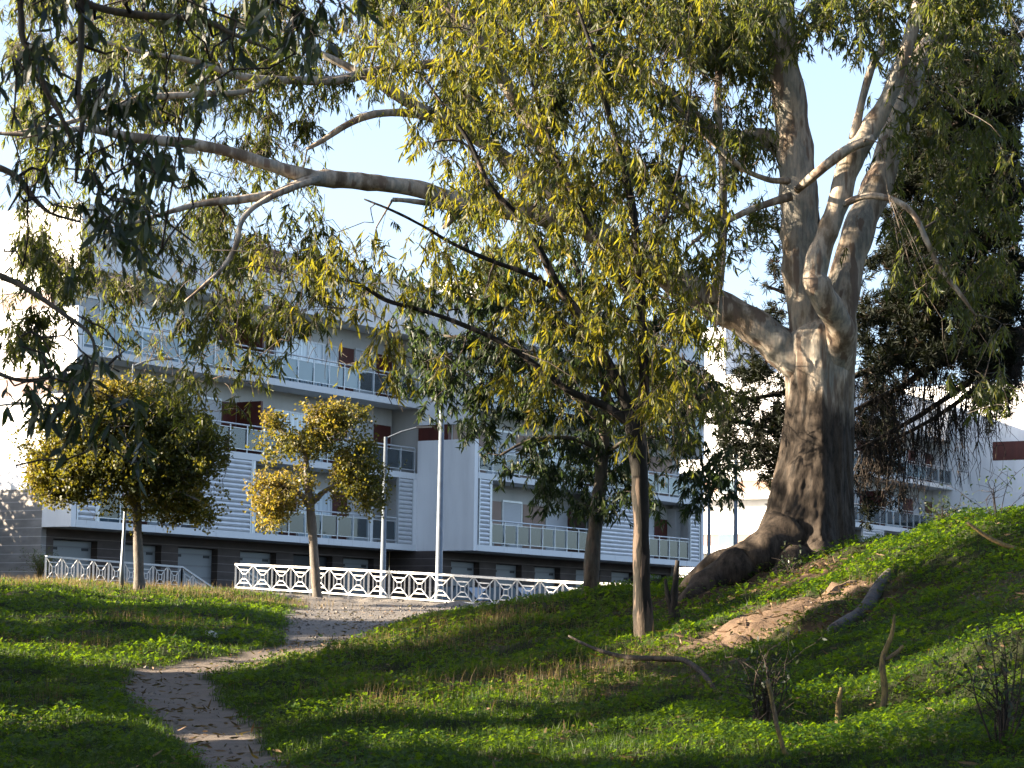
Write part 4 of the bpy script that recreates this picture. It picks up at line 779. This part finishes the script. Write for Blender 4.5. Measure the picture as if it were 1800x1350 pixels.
for lb in ([(1965, 1060, 50), (1950, 800, 42), (1930, 560, 36), (1900, 300, 30), (1880, 50, 24), (1860, -250, 14)], [(1930, 560, 22), (1840, 580, 18), (1750, 602, 16), (1680, 610, 15), (1620, 618, 11), (1560, 640, 7), (1500, 662, 5), (1460, 680, 3)],
           [(1760, 600, 10), (1690, 620, 8), (1640, 645, 6), (1580, 682, 5), (1520, 712, 4), (1480, 730, 2)], [(1800, 595, 10), (1740, 640, 7), (1690, 680, 5.5), (1620, 727, 4.5), (1550, 768, 3.5), (1495, 795, 2)],
           [(1850, 580, 10), (1790, 620, 6), (1740, 662, 5), (1690, 702, 4), (1640, 737, 3.5), (1580, 768, 3), (1525, 790, 2)], [(1900, 300, 16), (1800, 330, 12), (1700, 380, 9), (1600, 430, 6), (1520, 460, 3)], [(1890, 150, 14), (1800, 180, 10), (1700, 210, 7), (1620, 250, 4)],
           [(1915, 450, 16), (1820, 460, 12), (1700, 500, 9), (1600, 540, 7), (1520, 570, 4)], [(1880, 40, 10), (1800, 60, 7), (1720, 100, 4)], [(1780, 640, 5), (1850, 640, 4), (1890, 690, 3)]): PT.limb(lb, 10, 5, .08)
hang = [(1500, 665, 1.0), (1820, 640, .8)]
LN = len(PT.R)
# bare hanging twigs
cand = [i for i in range(LN) if PT.R[i] < .14]
Xp, Yp = pxv(PT.N)
cand = [i for i in cand if 1490 < Xp[i] < 1800 and 600 < Yp[i] < 800]
for _ in range(330):
    i = random.choice(cand); p = PT.N[i]; x0 = Xp[i]; L_ = random.uniform(.3, 1.3)*(1.35 if 1560 < x0 < 1760 else .8); n = 7; w_ = rng.normal(0, .05, (n, 3)).cumsum(0)*.8; t_ = np.linspace(0, 1, n)[:, None]
    Q = p+np.array([random.uniform(-.35, .35), random.uniform(-.3, .3), 0])*t_+np.array([0, 0, -1])*L_*t_+w_*t_; PT.twigs.tube(Q, np.linspace(.010, .004, n), 4, False)
    for _k in range(5):
        j = random.randrange(1, n-1); q_ = Q[j]; e_ = q_+rng.normal(0, .12, 3)+[0, 0, -random.uniform(.12, .4)]; PT.twigs.tube(np.array([q_, (q_+e_)/2+rng.normal(0, .04, 3), e_]), [.006, .005, .003], 3, False)
GP = ["000000001112", "000000013334", "000000036778", "000000057899", "000000068999", "000000079999", "000000078999", "000000078999", "000000069999", "000000189999", "000000289999", "000000589899", "000000477777", "000000111123", "000000000012"]
needles(rp, GP, 0, 1200, 20., 42.5, 1.3, PT)
pb2 = at(1462, 1000, 46.); rp2 = empty('pine_tree', (pb2[0], pb2[1], .6), 'smaller dark pine hidden behind the huge trunk, tufts showing on both its sides', 'pine tree')
PS = Tree(46.)
for lb in ([(1462, 1060, 16), (1455, 850, 14), (1450, 650, 12), (1440, 450, 9), (1430, 330, 4)], [(1455, 800, 7), (1390, 760, 5), (1320, 745, 4), (1255, 730, 2)], [(1452, 700, 7), (1390, 690, 5), (1320, 700, 3), (1280, 690, 2)], [(1445, 560, 6), (1390, 520, 4), (1340, 500, 2)], [(1440, 460, 5), (1380, 410, 3), (1330, 390, 2)],
           [(1455, 780, 6), (1510, 760, 4), (1560, 740, 2)], [(1456, 860, 5), (1520, 830, 3)], [(1456, 850, 5), (1380, 830, 3), (1345, 830, 2)], [(1450, 620, 5), (1370, 600, 4), (1300, 600, 2)]): PS.limb(lb, 8, 4, .08)
GP2 = ["002200000000", "003420000000", "000220000000", "001220000000", "002430000000", "014550400000", "036660530000", "078820650000", "079920640000", "036720430000", "000320320000", "000010100000"]
needles(rp2, GP2, 350, 1200, 11., 46., .7, PS)
# ---- two small autumn trees
def round_leaf_tree(name, base, label, limbs, blobs, Y, n_per, ll, trunk_k=12, rbias=0.):
    r = empty(name, base, label, 'autumn tree'); T = Tree(Y)
    for lb in limbs: T.limb(lb, trunk_k, 5, .03)
    P = []; RR = []
    for (x, y, rx, ry, dz, n, bias) in blobs:
        c = at(x, y, Y); sx = rx*Y/FPX; sz = ry*Y/FPX; m_ = int(n*10)
        for _ in range(int(n*2.0)):
            v = unit(rng.normal(size=3))*(.35+.8*random.random()**.6); T.branchlet(c+v*[sx, dz, sz]*1.0, .004, .02, 4)
        for _ in range(m_):
            v = unit(rng.normal(size=3)); rr = random.random()**.5*(.55+.75*vnoise(np.array([v[0]*3+x]), np.array([v[2]*3+v[1]*2+y]), 3)[0]); p = c+v*[sx, dz, sz]*rr
            i = int(np.argmin(((T.N-p)**2).sum(1))); q_ = T.N[i]; d = np.linalg.norm(p-q_); p = q_+(p-q_)*min(1, .3/max(d, .01))*random.random(); P.append(p); RR.append(np.clip(random.random()*.6+bias+.16*(v[2]-v[0]), 0, 1))  # leaf tone: autumn colour plus the sunlit top left painted yellower
    P = np.array(P); RR = np.array(RR); k = n_per; PP = np.repeat(P, k, 0)+rng.normal(0, .075, (len(P)*k, 3)); DD = rng.normal(size=(len(PP), 3))+[0, 0, -.3]; rd = np.clip(np.repeat(RR, k)+rng.normal(0, .12, len(PP)), 0, 1)
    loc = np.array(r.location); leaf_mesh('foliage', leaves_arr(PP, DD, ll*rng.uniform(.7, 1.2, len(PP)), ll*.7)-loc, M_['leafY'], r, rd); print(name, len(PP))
    T.limbs.V = [v-loc for v in T.limbs.V]; T.limbs.build('trunk', M_['barkP'], r, True); T.twigs.V = [v-loc for v in T.twigs.V]; T.twigs.build('branches', M_['barkP'], r, True)
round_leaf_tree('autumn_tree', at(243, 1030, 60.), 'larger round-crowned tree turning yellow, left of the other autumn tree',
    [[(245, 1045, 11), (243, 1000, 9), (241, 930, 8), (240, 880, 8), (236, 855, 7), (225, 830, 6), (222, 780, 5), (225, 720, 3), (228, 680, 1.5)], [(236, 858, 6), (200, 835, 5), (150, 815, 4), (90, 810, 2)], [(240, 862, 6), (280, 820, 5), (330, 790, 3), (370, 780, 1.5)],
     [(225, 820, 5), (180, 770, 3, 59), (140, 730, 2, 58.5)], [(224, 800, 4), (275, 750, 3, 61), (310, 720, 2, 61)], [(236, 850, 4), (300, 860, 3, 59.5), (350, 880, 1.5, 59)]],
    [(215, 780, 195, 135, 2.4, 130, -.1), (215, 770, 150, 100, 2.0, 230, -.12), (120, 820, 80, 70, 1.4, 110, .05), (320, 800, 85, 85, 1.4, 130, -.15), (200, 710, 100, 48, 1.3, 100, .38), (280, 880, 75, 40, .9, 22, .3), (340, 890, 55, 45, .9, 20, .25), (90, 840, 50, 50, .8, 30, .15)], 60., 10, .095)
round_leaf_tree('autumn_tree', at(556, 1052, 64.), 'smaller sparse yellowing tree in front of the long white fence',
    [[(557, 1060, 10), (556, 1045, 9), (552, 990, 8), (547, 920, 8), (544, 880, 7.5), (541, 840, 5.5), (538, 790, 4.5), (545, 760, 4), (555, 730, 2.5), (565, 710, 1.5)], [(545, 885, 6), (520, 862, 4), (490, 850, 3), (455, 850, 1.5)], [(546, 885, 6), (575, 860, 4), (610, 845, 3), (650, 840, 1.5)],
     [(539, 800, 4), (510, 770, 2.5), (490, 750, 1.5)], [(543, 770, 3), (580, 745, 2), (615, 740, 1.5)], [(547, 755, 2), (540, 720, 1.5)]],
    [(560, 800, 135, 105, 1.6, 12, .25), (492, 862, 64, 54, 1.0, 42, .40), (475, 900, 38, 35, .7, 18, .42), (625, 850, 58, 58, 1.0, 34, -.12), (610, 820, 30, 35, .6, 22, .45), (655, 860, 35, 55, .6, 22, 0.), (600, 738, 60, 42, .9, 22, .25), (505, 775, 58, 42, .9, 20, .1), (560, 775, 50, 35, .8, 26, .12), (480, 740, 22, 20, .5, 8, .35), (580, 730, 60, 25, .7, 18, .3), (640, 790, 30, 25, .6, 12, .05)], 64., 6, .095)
# ------------------------------------------------------------------ unseen trees added outside the view to shade the hillside and end wall
def shade_tree(x, y, zb, h, rad, n, label, lo=.12):
    n = int(n*1.7)
    r = empty('gum_tree', (x, y, zb), label, 'gum tree'); T = MB(); N = []
    T.tube(crom([(0, 0, -.4), (.15, .1, h*.35), (-.1, 0, h*.7), (.1, 0, h)], 5), np.linspace(.28, .06, 16), 12, True, .05)
    P = []
    for _ in range(26):
        a = random.uniform(0, 6.28); z0 = h*random.uniform(lo, .85); L_ = rad*random.uniform(.5, 1.)*(1-.4*(z0/h-.3)); e_ = np.array([math.cos(a)*L_, math.sin(a)*L_, z0+random.uniform(-.3, 1.2)])
        T.tube(crom([(0, 0, z0-.5), e_*[.5, .5, 0]+[0, 0, z0+.3], e_], 4), np.linspace(.07, .012, 9), 6); N.append(e_); N.append(e_*[.6, .6, 1])
    N = np.array(N); c = N[rng.integers(0, len(N), n)]+rng.normal(0, [.75, .75, .6], (n, 3)); c[:, 2] = np.maximum(c[:, 2], h*max(.04, lo-.12))
    PP = np.repeat(c, 16, 0)+rng.normal(0, .22, (n*16, 3)); k = shade_keep(PP+[x, y, zb], 1.); PP = PP[k]; DD = np.array([0, 0, -1.])+rng.normal(0, .45, (len(PP), 3))
    leaf_mesh('foliage', leaves_arr(PP, DD, .26, .075), M_['leafG'], r, rng.random(len(PP))); T.build('trunk', M_['barkA'], r, True)
for x, y, zb, h, rad, n, lb in ((-13.5, 19, -1.1, 7.5, 3.2, 2300, 'nearest unseen gum tree of the row added beyond the left edge, shading the path'), (-14.5, 25.5, -.9, 8.5, 3.4, 2400, 'second unseen gum tree of the row added beyond the left edge, shading the path'),
        (-16, 32, -.5, 9, 3.6, 2400, 'third unseen gum tree of the row added beyond the left edge, shading the path'), (-17, 39.5, 0., 8.5, 3.6, 2300, 'fourth unseen gum tree of the row added beyond the left edge, shading the path'), (-18.5, 47, .5, 8, 3.4, 1900, 'farthest unseen gum tree of the shading row added beyond the left edge'),
        (-20.5, 53.5, .8, 5.2, 3.2, 1600, 'low unseen gum tree ending the shading row added beyond the left edge'), (-24, 77., 1.2, 6.3, 3.2, 1700, 'unseen gum tree added beyond the left edge, dappling the pale end wall'), (-25, 83, 1.2, 5.8, 3.2, 1500, 'second unseen gum tree added beyond the left edge to shade the pale end wall'), (-11.5, 13, -1.4, 7.5, 3.2, 2000, 'unseen gum tree added for shade close by the viewer beyond the left edge')):
    shade_tree(x, y, zb, h, rad, n, lb)
for x, y, zb, h, rad, n, lb in ((10.5, 17, 0., 12, 4.6, 2600, 'big unseen gum tree added for shade beyond the right edge, nearest the viewer'), (14.5, 27, 1.5, 12, 4.6, 2600, 'big unseen gum tree added for shade beyond the right edge, farther up the bank'), (6, 4, -.8, 13, 5.2, 2800, 'big unseen gum tree added for shade behind the viewer on the right'), (-6.5, 5, -1.5, 13, 5.2, 2800, 'big unseen gum tree added for shade behind the viewer on the left')):
    shade_tree(x, y, zb, h, rad, n, lb, .5)  # high crowns added out of view to hold sky light off the ground
# ------------------------------------------------------------------ ground cover
def scatter(n, ya, yb, pw=1.6, margin=.8):
    u = rng.random(n); e = 1-pw+1      # density ~ y^-pw over a fan of width ~ y
    y = (ya**e+(yb**e-ya**e)*u)**(1/e) if abs(e) > 1e-6 else ya*(yb/ya)**u
    x = rng.uniform(-1, 1, n)*(y*.235+margin); return x, y
def behind(x, y): return y > np.interp(x, FX, FY)-.25
def cover():
    # clover
    n = 430000; x, y = scatter(n, 14.5, 64, 1.75); p, g, d, l, s = masks(x, y)
    cl = fbm(x*1.1+9, y*1.1, 4, 71); clv = sst(-1.2, 1.5, x-.02*y)*.5+.5         # clover towards the right bank
    dens = np.clip((1-p*1.25)*(1-g*1.3)*(1-d*1.15)*(1-l*.75)*(1-s*.75), 0, 1)*np.clip(.35+1.3*(cl-.28), .15, 1)*clv
    k = (rng.random(n) < dens) & ~behind(x, y); x, y = x[k], y[k]; n = len(x); z = ground(x, y); cl = fbm(x*1.1+9, y*1.1, 4, 71); hh = (.03+.14*sst(.35, .62, cl))*rng.random(n)**.6*sst(60, 30, y)**.3+.01
    sc = np.clip(y/24, .75, 2.2)**.8; P0 = np.stack([x, y, z+hh], 1)
    R = []; a0 = rng.uniform(0, 6.28, n); tilt = rng.normal(0, .38, (n, 2)); tone = np.clip(fbm(x*2.3, y*2.3, 3, 91)*.9+rng.random(n)*.35-.1, 0, 1)
    Vs = []
    for j in range(3):
        a = a0+j*2.094; dx = np.stack([np.cos(a), np.sin(a), tilt[:, 0]*np.cos(a)+tilt[:, 1]*np.sin(a)+.15], 1); pe = np.stack([-np.sin(a), np.cos(a), -tilt[:, 0]*np.sin(a)+tilt[:, 1]*np.cos(a)], 1)
        s_ = (.022*sc*rng.uniform(.7, 1.3, n))[:, None]; Vs.append(np.stack([P0, P0+dx*s_*.7+pe*s_*.55, P0+dx*s_*1.15, P0+dx*s_*.7-pe*s_*.55], 1))
    V = np.concatenate(Vs); m_ = len(V); o = mesh_np('clover', V.reshape(-1, 3), np.arange(m_*4), np.arange(m_)*4, M_['clover'], None, {'rnd': np.repeat(np.tile(tone, 3), 4)}); tag(o, kind='stuff'); print('clover', m_)
    def blades(name, n, ya, yb, pw, dfun, h0, h1, wd, mat, lean, tone=None):
        x, y = scatter(n, ya, yb, pw); k = (rng.random(n) < dfun(x, y)) & ~behind(x, y); x, y = x[k], y[k]; n = len(x); z = ground(x, y)-.01
        h = rng.uniform(h0, h1, n)*(.6+.8*fbm(x*1.7, y*1.7, 3, 13)); a = rng.uniform(0, 6.28, n); le = rng.uniform(.1, 1, n)*lean*h; w_ = wd*np.clip(y/22, .8, 2.4)
        P = np.stack([x, y, z], 1); dx = np.stack([np.cos(a), np.sin(a), 0*a], 1); b = rng.uniform(0, 6.28, n); wv = np.stack([np.cos(b), np.sin(b), 0*b], 1)*w_[:, None]*.5; up = np.array([0, 0, 1.])
        V = np.stack([P-wv, P+wv, P+wv*.7+up*h[:, None]*.55+dx*le[:, None]*.35, P-wv*.7+up*h[:, None]*.55+dx*le[:, None]*.35, P+up*h[:, None]+dx*le[:, None]], 1)
        LTb = np.array([0, 1, 2, 3, 3, 2, 4]); L = (np.arange(n)[:, None]*5+LTb).ravel(); st = (np.arange(n)[:, None]*7+np.array([0, 4])).ravel()
        tn = np.clip(fbm(x*1.9, y*1.9, 3, 33)*.8+rng.random(n)*.4-.1, 0, 1); o = mesh_np(name, V.reshape(-1, 3), L, st, mat, None, {'rnd': np.repeat(tn, 5)}); tag(o, kind='stuff'); print(name, n)
    def dg(x, y):
        p, g, d, l, s = masks(x, y); c = fbm(x*1.1+9, y*1.1, 4, 71); return np.clip((1-p*1.1)*(1-g*1.05)*(1-d)*(1-l*.9)*(1-s*.6), 0, 1)*np.clip(1.15-1.1*(c-.3)*sst(-2, 2, x), .2, 1)*(1-.55*sst(-.5, 2.5, x-.03*y))
    blades('grass', 330000, 14.5, 66, 1.8, dg, .035, .13, .0075, M_['grass'], .7)
    zones = [(ground_px(*q), r) for q, r in (((760, 1125), 1.3), ((640, 1140), .8), ((880, 1110), 1.2), ((960, 1225), .7), ((1080, 1235), .7), ((900, 1200), .8), ((1100, 1180), .5), ((1020, 1245), .4), ((650, 1225), .7), ((770, 1235), .4), ((1010, 1200), .7), ((600, 1160), .6), ((70, 1255), .4), ((420, 1062), 1.1), ((60, 1012), 1.8), ((280, 1100), 1.0), ((120, 1140), .8), ((280, 1035), 2.5), ((500, 1062), 1.2), ((680, 1270), .4), ((100, 1030), 2.2), ((1520, 1040), .3), ((350, 1052), 1.8))]
    def dd(x, y):
        f = np.zeros(x.shape)
        for c, r in zones: f = np.maximum(f, np.exp(-((x-c[0])**2+((y-c[1])*.6)**2)/r**2))
        p, g, d, l, s = masks(x, y); return f*np.clip(fbm(x*2.5, y*2.5, 3, 3)*2-.4, 0, 1)*(1-p)*(1-g*.6)
    blades('dry_grass', 230000, 16, 66, 1.3, dd,   .10, .30, .004, M_['dry'], .5)
    # fallen leaves and bark scraps under the big tree, sparse elsewhere
    n = 60000; x, y = scatter(n, 15, 60, 1.4); p, g, d, l, s = masks(x, y); k = (rng.random(n) < (l*.9+s*.5+d*.10+.07+p*.05)) & ~behind(x, y); x, y = x[k], y[k]; n = len(x); P = np.stack([x, y, ground(x, y)+rng.uniform(.008, .05, n)], 1); D = rng.normal(size=(n, 3))*[1, 1, .25]
    tag(leaf_mesh('dead_leaves', leaves_arr(P, D, rng.uniform(.05, .17, n), .022), M_['litter'], None, rng.random(n)), kind='stuff')
    # gravel stones
    n = 26000; x, y = scatter(n, 15, 64, 1.2); p, g, d, l, s = masks(x, y); k = (rng.random(n) < np.clip(g*.9+p*.25+d*.35, 0, 1)) & ~behind(x, y); x, y = x[k], y[k]; n = len(x); z = ground(x, y)
    s_ = (.009+.026*rng.random(n)**4)*np.clip(y/30, .7, 1.6); base = np.array([[1, 0, 0], [0, 1, 0], [-1, 0, 0], [0, -1, 0], [0, 0, .8], [0, 0, -.5]]); V = np.stack([x, y, z+.004], 1)[:, None]+base[None]*s_[:, None, None]*rng.uniform(.6, 1.3, (n, 6, 1))
    LF = np.array([0, 1, 4, 1, 2, 4, 2, 3, 4, 3, 0, 4, 1, 0, 5, 2, 1, 5, 3, 2, 5, 0, 3, 5]); L = (np.arange(n)[:, None]*6+LF).ravel(); tag(mesh_np('gravel', V.reshape(-1, 3), L, np.arange(n*8)*3, M_['stone'], None, {'rnd': np.repeat(rng.random(n), 6)}), kind='stuff')
t = NT('small_stones'); t.set(t.ramp(t.attr('rnd'), [(0, (.05, .043, .036)), (.6, (.12, .105, .09)), (1, (.22, .20, .175))]), .85, .2); M_['stone'] = t.m
cover()
# ------------------------------------------------------------------ sticks, logs and stones
def stick(name, pts, Y, mat, label, cat, k=8, group=None, emb=0):
    P = [at(p[0], p[1], p[3] if len(p) > 3 else Y) for p in pts]
    if emb:
        for i in range(len(P)):
            gz = float(ground(np.array([P[i][0]]), np.array([P[i][1]]))[0]); P[i][2] = max(P[i][2], gz+.02)
    P = np.array(P); r = np.array([p[2]*Y/FPX for p in pts]); Q = crom(np.hstack([P, r[:, None]]), 5); loc = P[0]; o_ = MB(); o_.tube(Q[:, :3]-loc, Q[:, 3], k, True, .12)
    o = o_.build(name, mat, None, True); o.location = loc; return tag(o, label, cat, group)
def gdepth(x, y):
    P = atv(np.full(_ys.shape, x, float), np.full(_ys.shape, y, float), _ys); z = ground(P[:, 0], P[:, 1]); k = np.argmax(P[:, 2] < z)
    return float(P[k][1]) if (P[:, 2] < z).any() else float(ground_px(x, y)[1])
Yl = gdepth(1475, 1110); stick('log', [(1595, 1000, 7, Yl+4.), (1560, 1032, 11, Yl+2.6), (1520, 1072, 13, Yl+1.2), (1490, 1098, 13, Yl+.4), (1462, 1118, 10, Yl)], Yl+1, M_['greylog'], 'grey weathered log lying down the bank beside the bare earth', 'log', 14, emb=1)
Ys = gdepth(1186, 1092); so_ = empty('dead_stump', at(1186, 1092, Ys), 'dark splintered two-pronged stump right of the slender gum trunk', 'stump')
m = MB(); lo = np.array(so_.location); m.tube(crom([at(1186, 1105, Ys)-lo, at(1184, 1070, Ys)-lo, at(1186, 1035, Ys)-lo, at(1191, 985, Ys)-lo], 5), np.interp(np.arange(16), [0, 4, 9, 15], [.10, .075, .05, .03]), 9, True, .3); m.build('tall_prong', M_['barkD'], so_, True)
m = MB(); m.tube(crom([at(1184, 1085, Ys)-lo, at(1178, 1062, Ys)-lo, at(1172, 1040, Ys)-lo, at(1170, 1018, Ys)-lo], 5), np.linspace(.055, .018, 16), 8, True, .3); m.build('short_prong', M_['barkD'], so_, True)
Yf = gdepth(1265, 1225); stick('fallen_branch', [(1000, 1118, 2, Yf+4), (1045, 1140, 3.5, Yf+3), (1100, 1155, 4.5, Yf+2.4), (1160, 1158, 5, Yf+1.8), (1205, 1162, 5, Yf+1.2), (1240, 1190, 5, Yf+.4), (1268, 1228, 4, Yf-.1)], Yf+1, M_['barkD'], 'thin grey fallen branch bending over the clover below the slender gum', 'branch')
Yk = gdepth(1390, 1335)
for i, (pts, lb) in enumerate((([(1500, 1350, 2), (1395, 1335, 4), (1370, 1292, 4), (1360, 1245, 4), (1349, 1195, 4)], 'left lichened stick, leaning left, standing up from the lower right bank'),
                               ([(1548, 1255, 6), (1556, 1215, 6), (1551, 1160, 5), (1568, 1115, 4), (1572, 1080, 2)], 'tall crooked yellow-lichened stick on the right bank'), ([(1472, 1280, 5), (1474, 1240, 5), (1479, 1208, 3)], 'short upright broken stick between the two lichened sticks'))):
    stick('stick', pts, gdepth(*pts[0 if i else 1][:2]), M_['lichen'], lb, 'stick')
Yd = gdepth(1795, 975); stick('dead_branch', [(1700, 918, 2.5), (1730, 940, 3.5), (1765, 958, 4), (1800, 968, 4), (1850, 985, 4)], Yd, M_['lichen'], 'curved dead branch lying on the crest at the right edge', 'branch')
stick('stick', [(1556, 1160, 3), (1575, 1148, 4), (1588, 1135, 3)], gdepth(1548, 1255), M_['lichen'], 'short side stub jutting right from the crooked lichened stick', 'stick')
def shrub(name, x, y, n, h, spread, mat, label, leaves=0, lm=None, r0=.009, ysink=0):
    Yb = gdepth(x, y); b = at(x, y, Yb); r = empty(name, b, label, 'shrub'); m = MB(); tips = []
    for _ in range(n):
        a = random.uniform(0, 6.28); e_ = np.array([math.cos(a)*spread*random.random(), math.sin(a)*spread*random.random()*.7, h*random.uniform(.4, 1)]); mid = e_*[.3, .3, .6]+rng.normal(0, .06, 3); Q = crom([(0, 0, -.08), mid, e_], 4); m.tube(Q, np.linspace(r0, .0025, len(Q)), 4, False)
        for _k in range(4):
            i = random.randrange(3, len(Q)); q_ = Q[i]; e2 = q_+rng.normal(0, .13, 3)*[1, 1, .8]+[0, 0, .06]; m.tube(np.array([q_, (q_+e2)/2+rng.normal(0, .02, 3), e2]), [.004, .003, .002], 3, False); tips.append(e2)
    m.build('stems', mat, r, True)
    if leaves:
        tp = np.array(tips); P = tp[rng.integers(0, len(tp), leaves)]+rng.normal(0, .07, (leaves, 3)); leaf_mesh('foliage', leaves_arr(P, rng.normal(size=(leaves, 3)), .06, .022), lm, r, rng.random(leaves))
shrub('bare_shrub', 1345, 1290, 26, .75, .42, M_['barkD'], 'tangled leafless shrub in the dark hollow at the lower right', 160, M_['leafN'])
shrub('bare_shrub', 1760, 1330, 16, .9, .4, M_['barkD'], 'leafless twiggy shrub in the lower right corner', 90, M_['leafN'])
shrub('bare_shrub', 1755, 918, 9, .75, .55, M_['barkD'], 'thin bare twigs rising from the crest against the pale blue wall', 40, M_['clover'], .006)
shrub('bush', 70, 1015, 60, .75, .9, M_['dry'], 'straw-coloured bush at the left before the pale end wall', 900, M_['grass'], .006)
shrub('bush', 1390, 1020, 6, .3, .3, M_['barkD'], 'little shrub at the foot of the huge trunk', 60, M_['leafN'], .006)
shrub('bush', 1650, 935, 12, .35, .45, M_['barkD'], 'dark low plant on the crest right of the huge trunk', 300, M_['leafB'], .006)
def stone(name, x, y, s_, mat, label, seed=1):
    Y = gdepth(x, y); b = at(x, y, Y); m = bpy.data.meshes.new(name)
    import bmesh
    bm = bmesh.new(); bmesh.ops.create_icosphere(bm, subdivisions=3, radius=1)
    for v_ in bm.verts:
        c = v_.co; f = 1+.35*(vnoise(np.array([c.x*1.6+seed*7]), np.array([c.y*1.6+c.z*2.1]), seed)[0]-.5); v_.co = (c.x*s_*f, c.y*s_*.7*f, max(-.3, c.z)*s_*.55*f)
    bm.to_mesh(m); bm.free(); m.materials.append(mat); o = bpy.data.objects.new(name, m); C.objects.link(o); o.location = (b[0], b[1], b[2]+s_*.42); o.rotation_euler = (.2, .35, .4); return tag(o, label, 'rock')
M_['dullrock'] = simple('dull_rock', (.13, .11, .09), .9, .2, 9); M_['rock'] = simple('pale_rock', (.55, .54, .52), .85, .2, 9)
stone('rock', 371, 1121, .125, M_['rock'], 'pale grey-white rock lying in the grass left of the path', 2)
stone('stone', 308, 1272, .035, M_['dullrock'], 'small tan stone on the near footpath', 5)
stone('stone', 330, 1190, .05, M_['dullrock'], 'dull stone beside the bend of the footpath', 8)
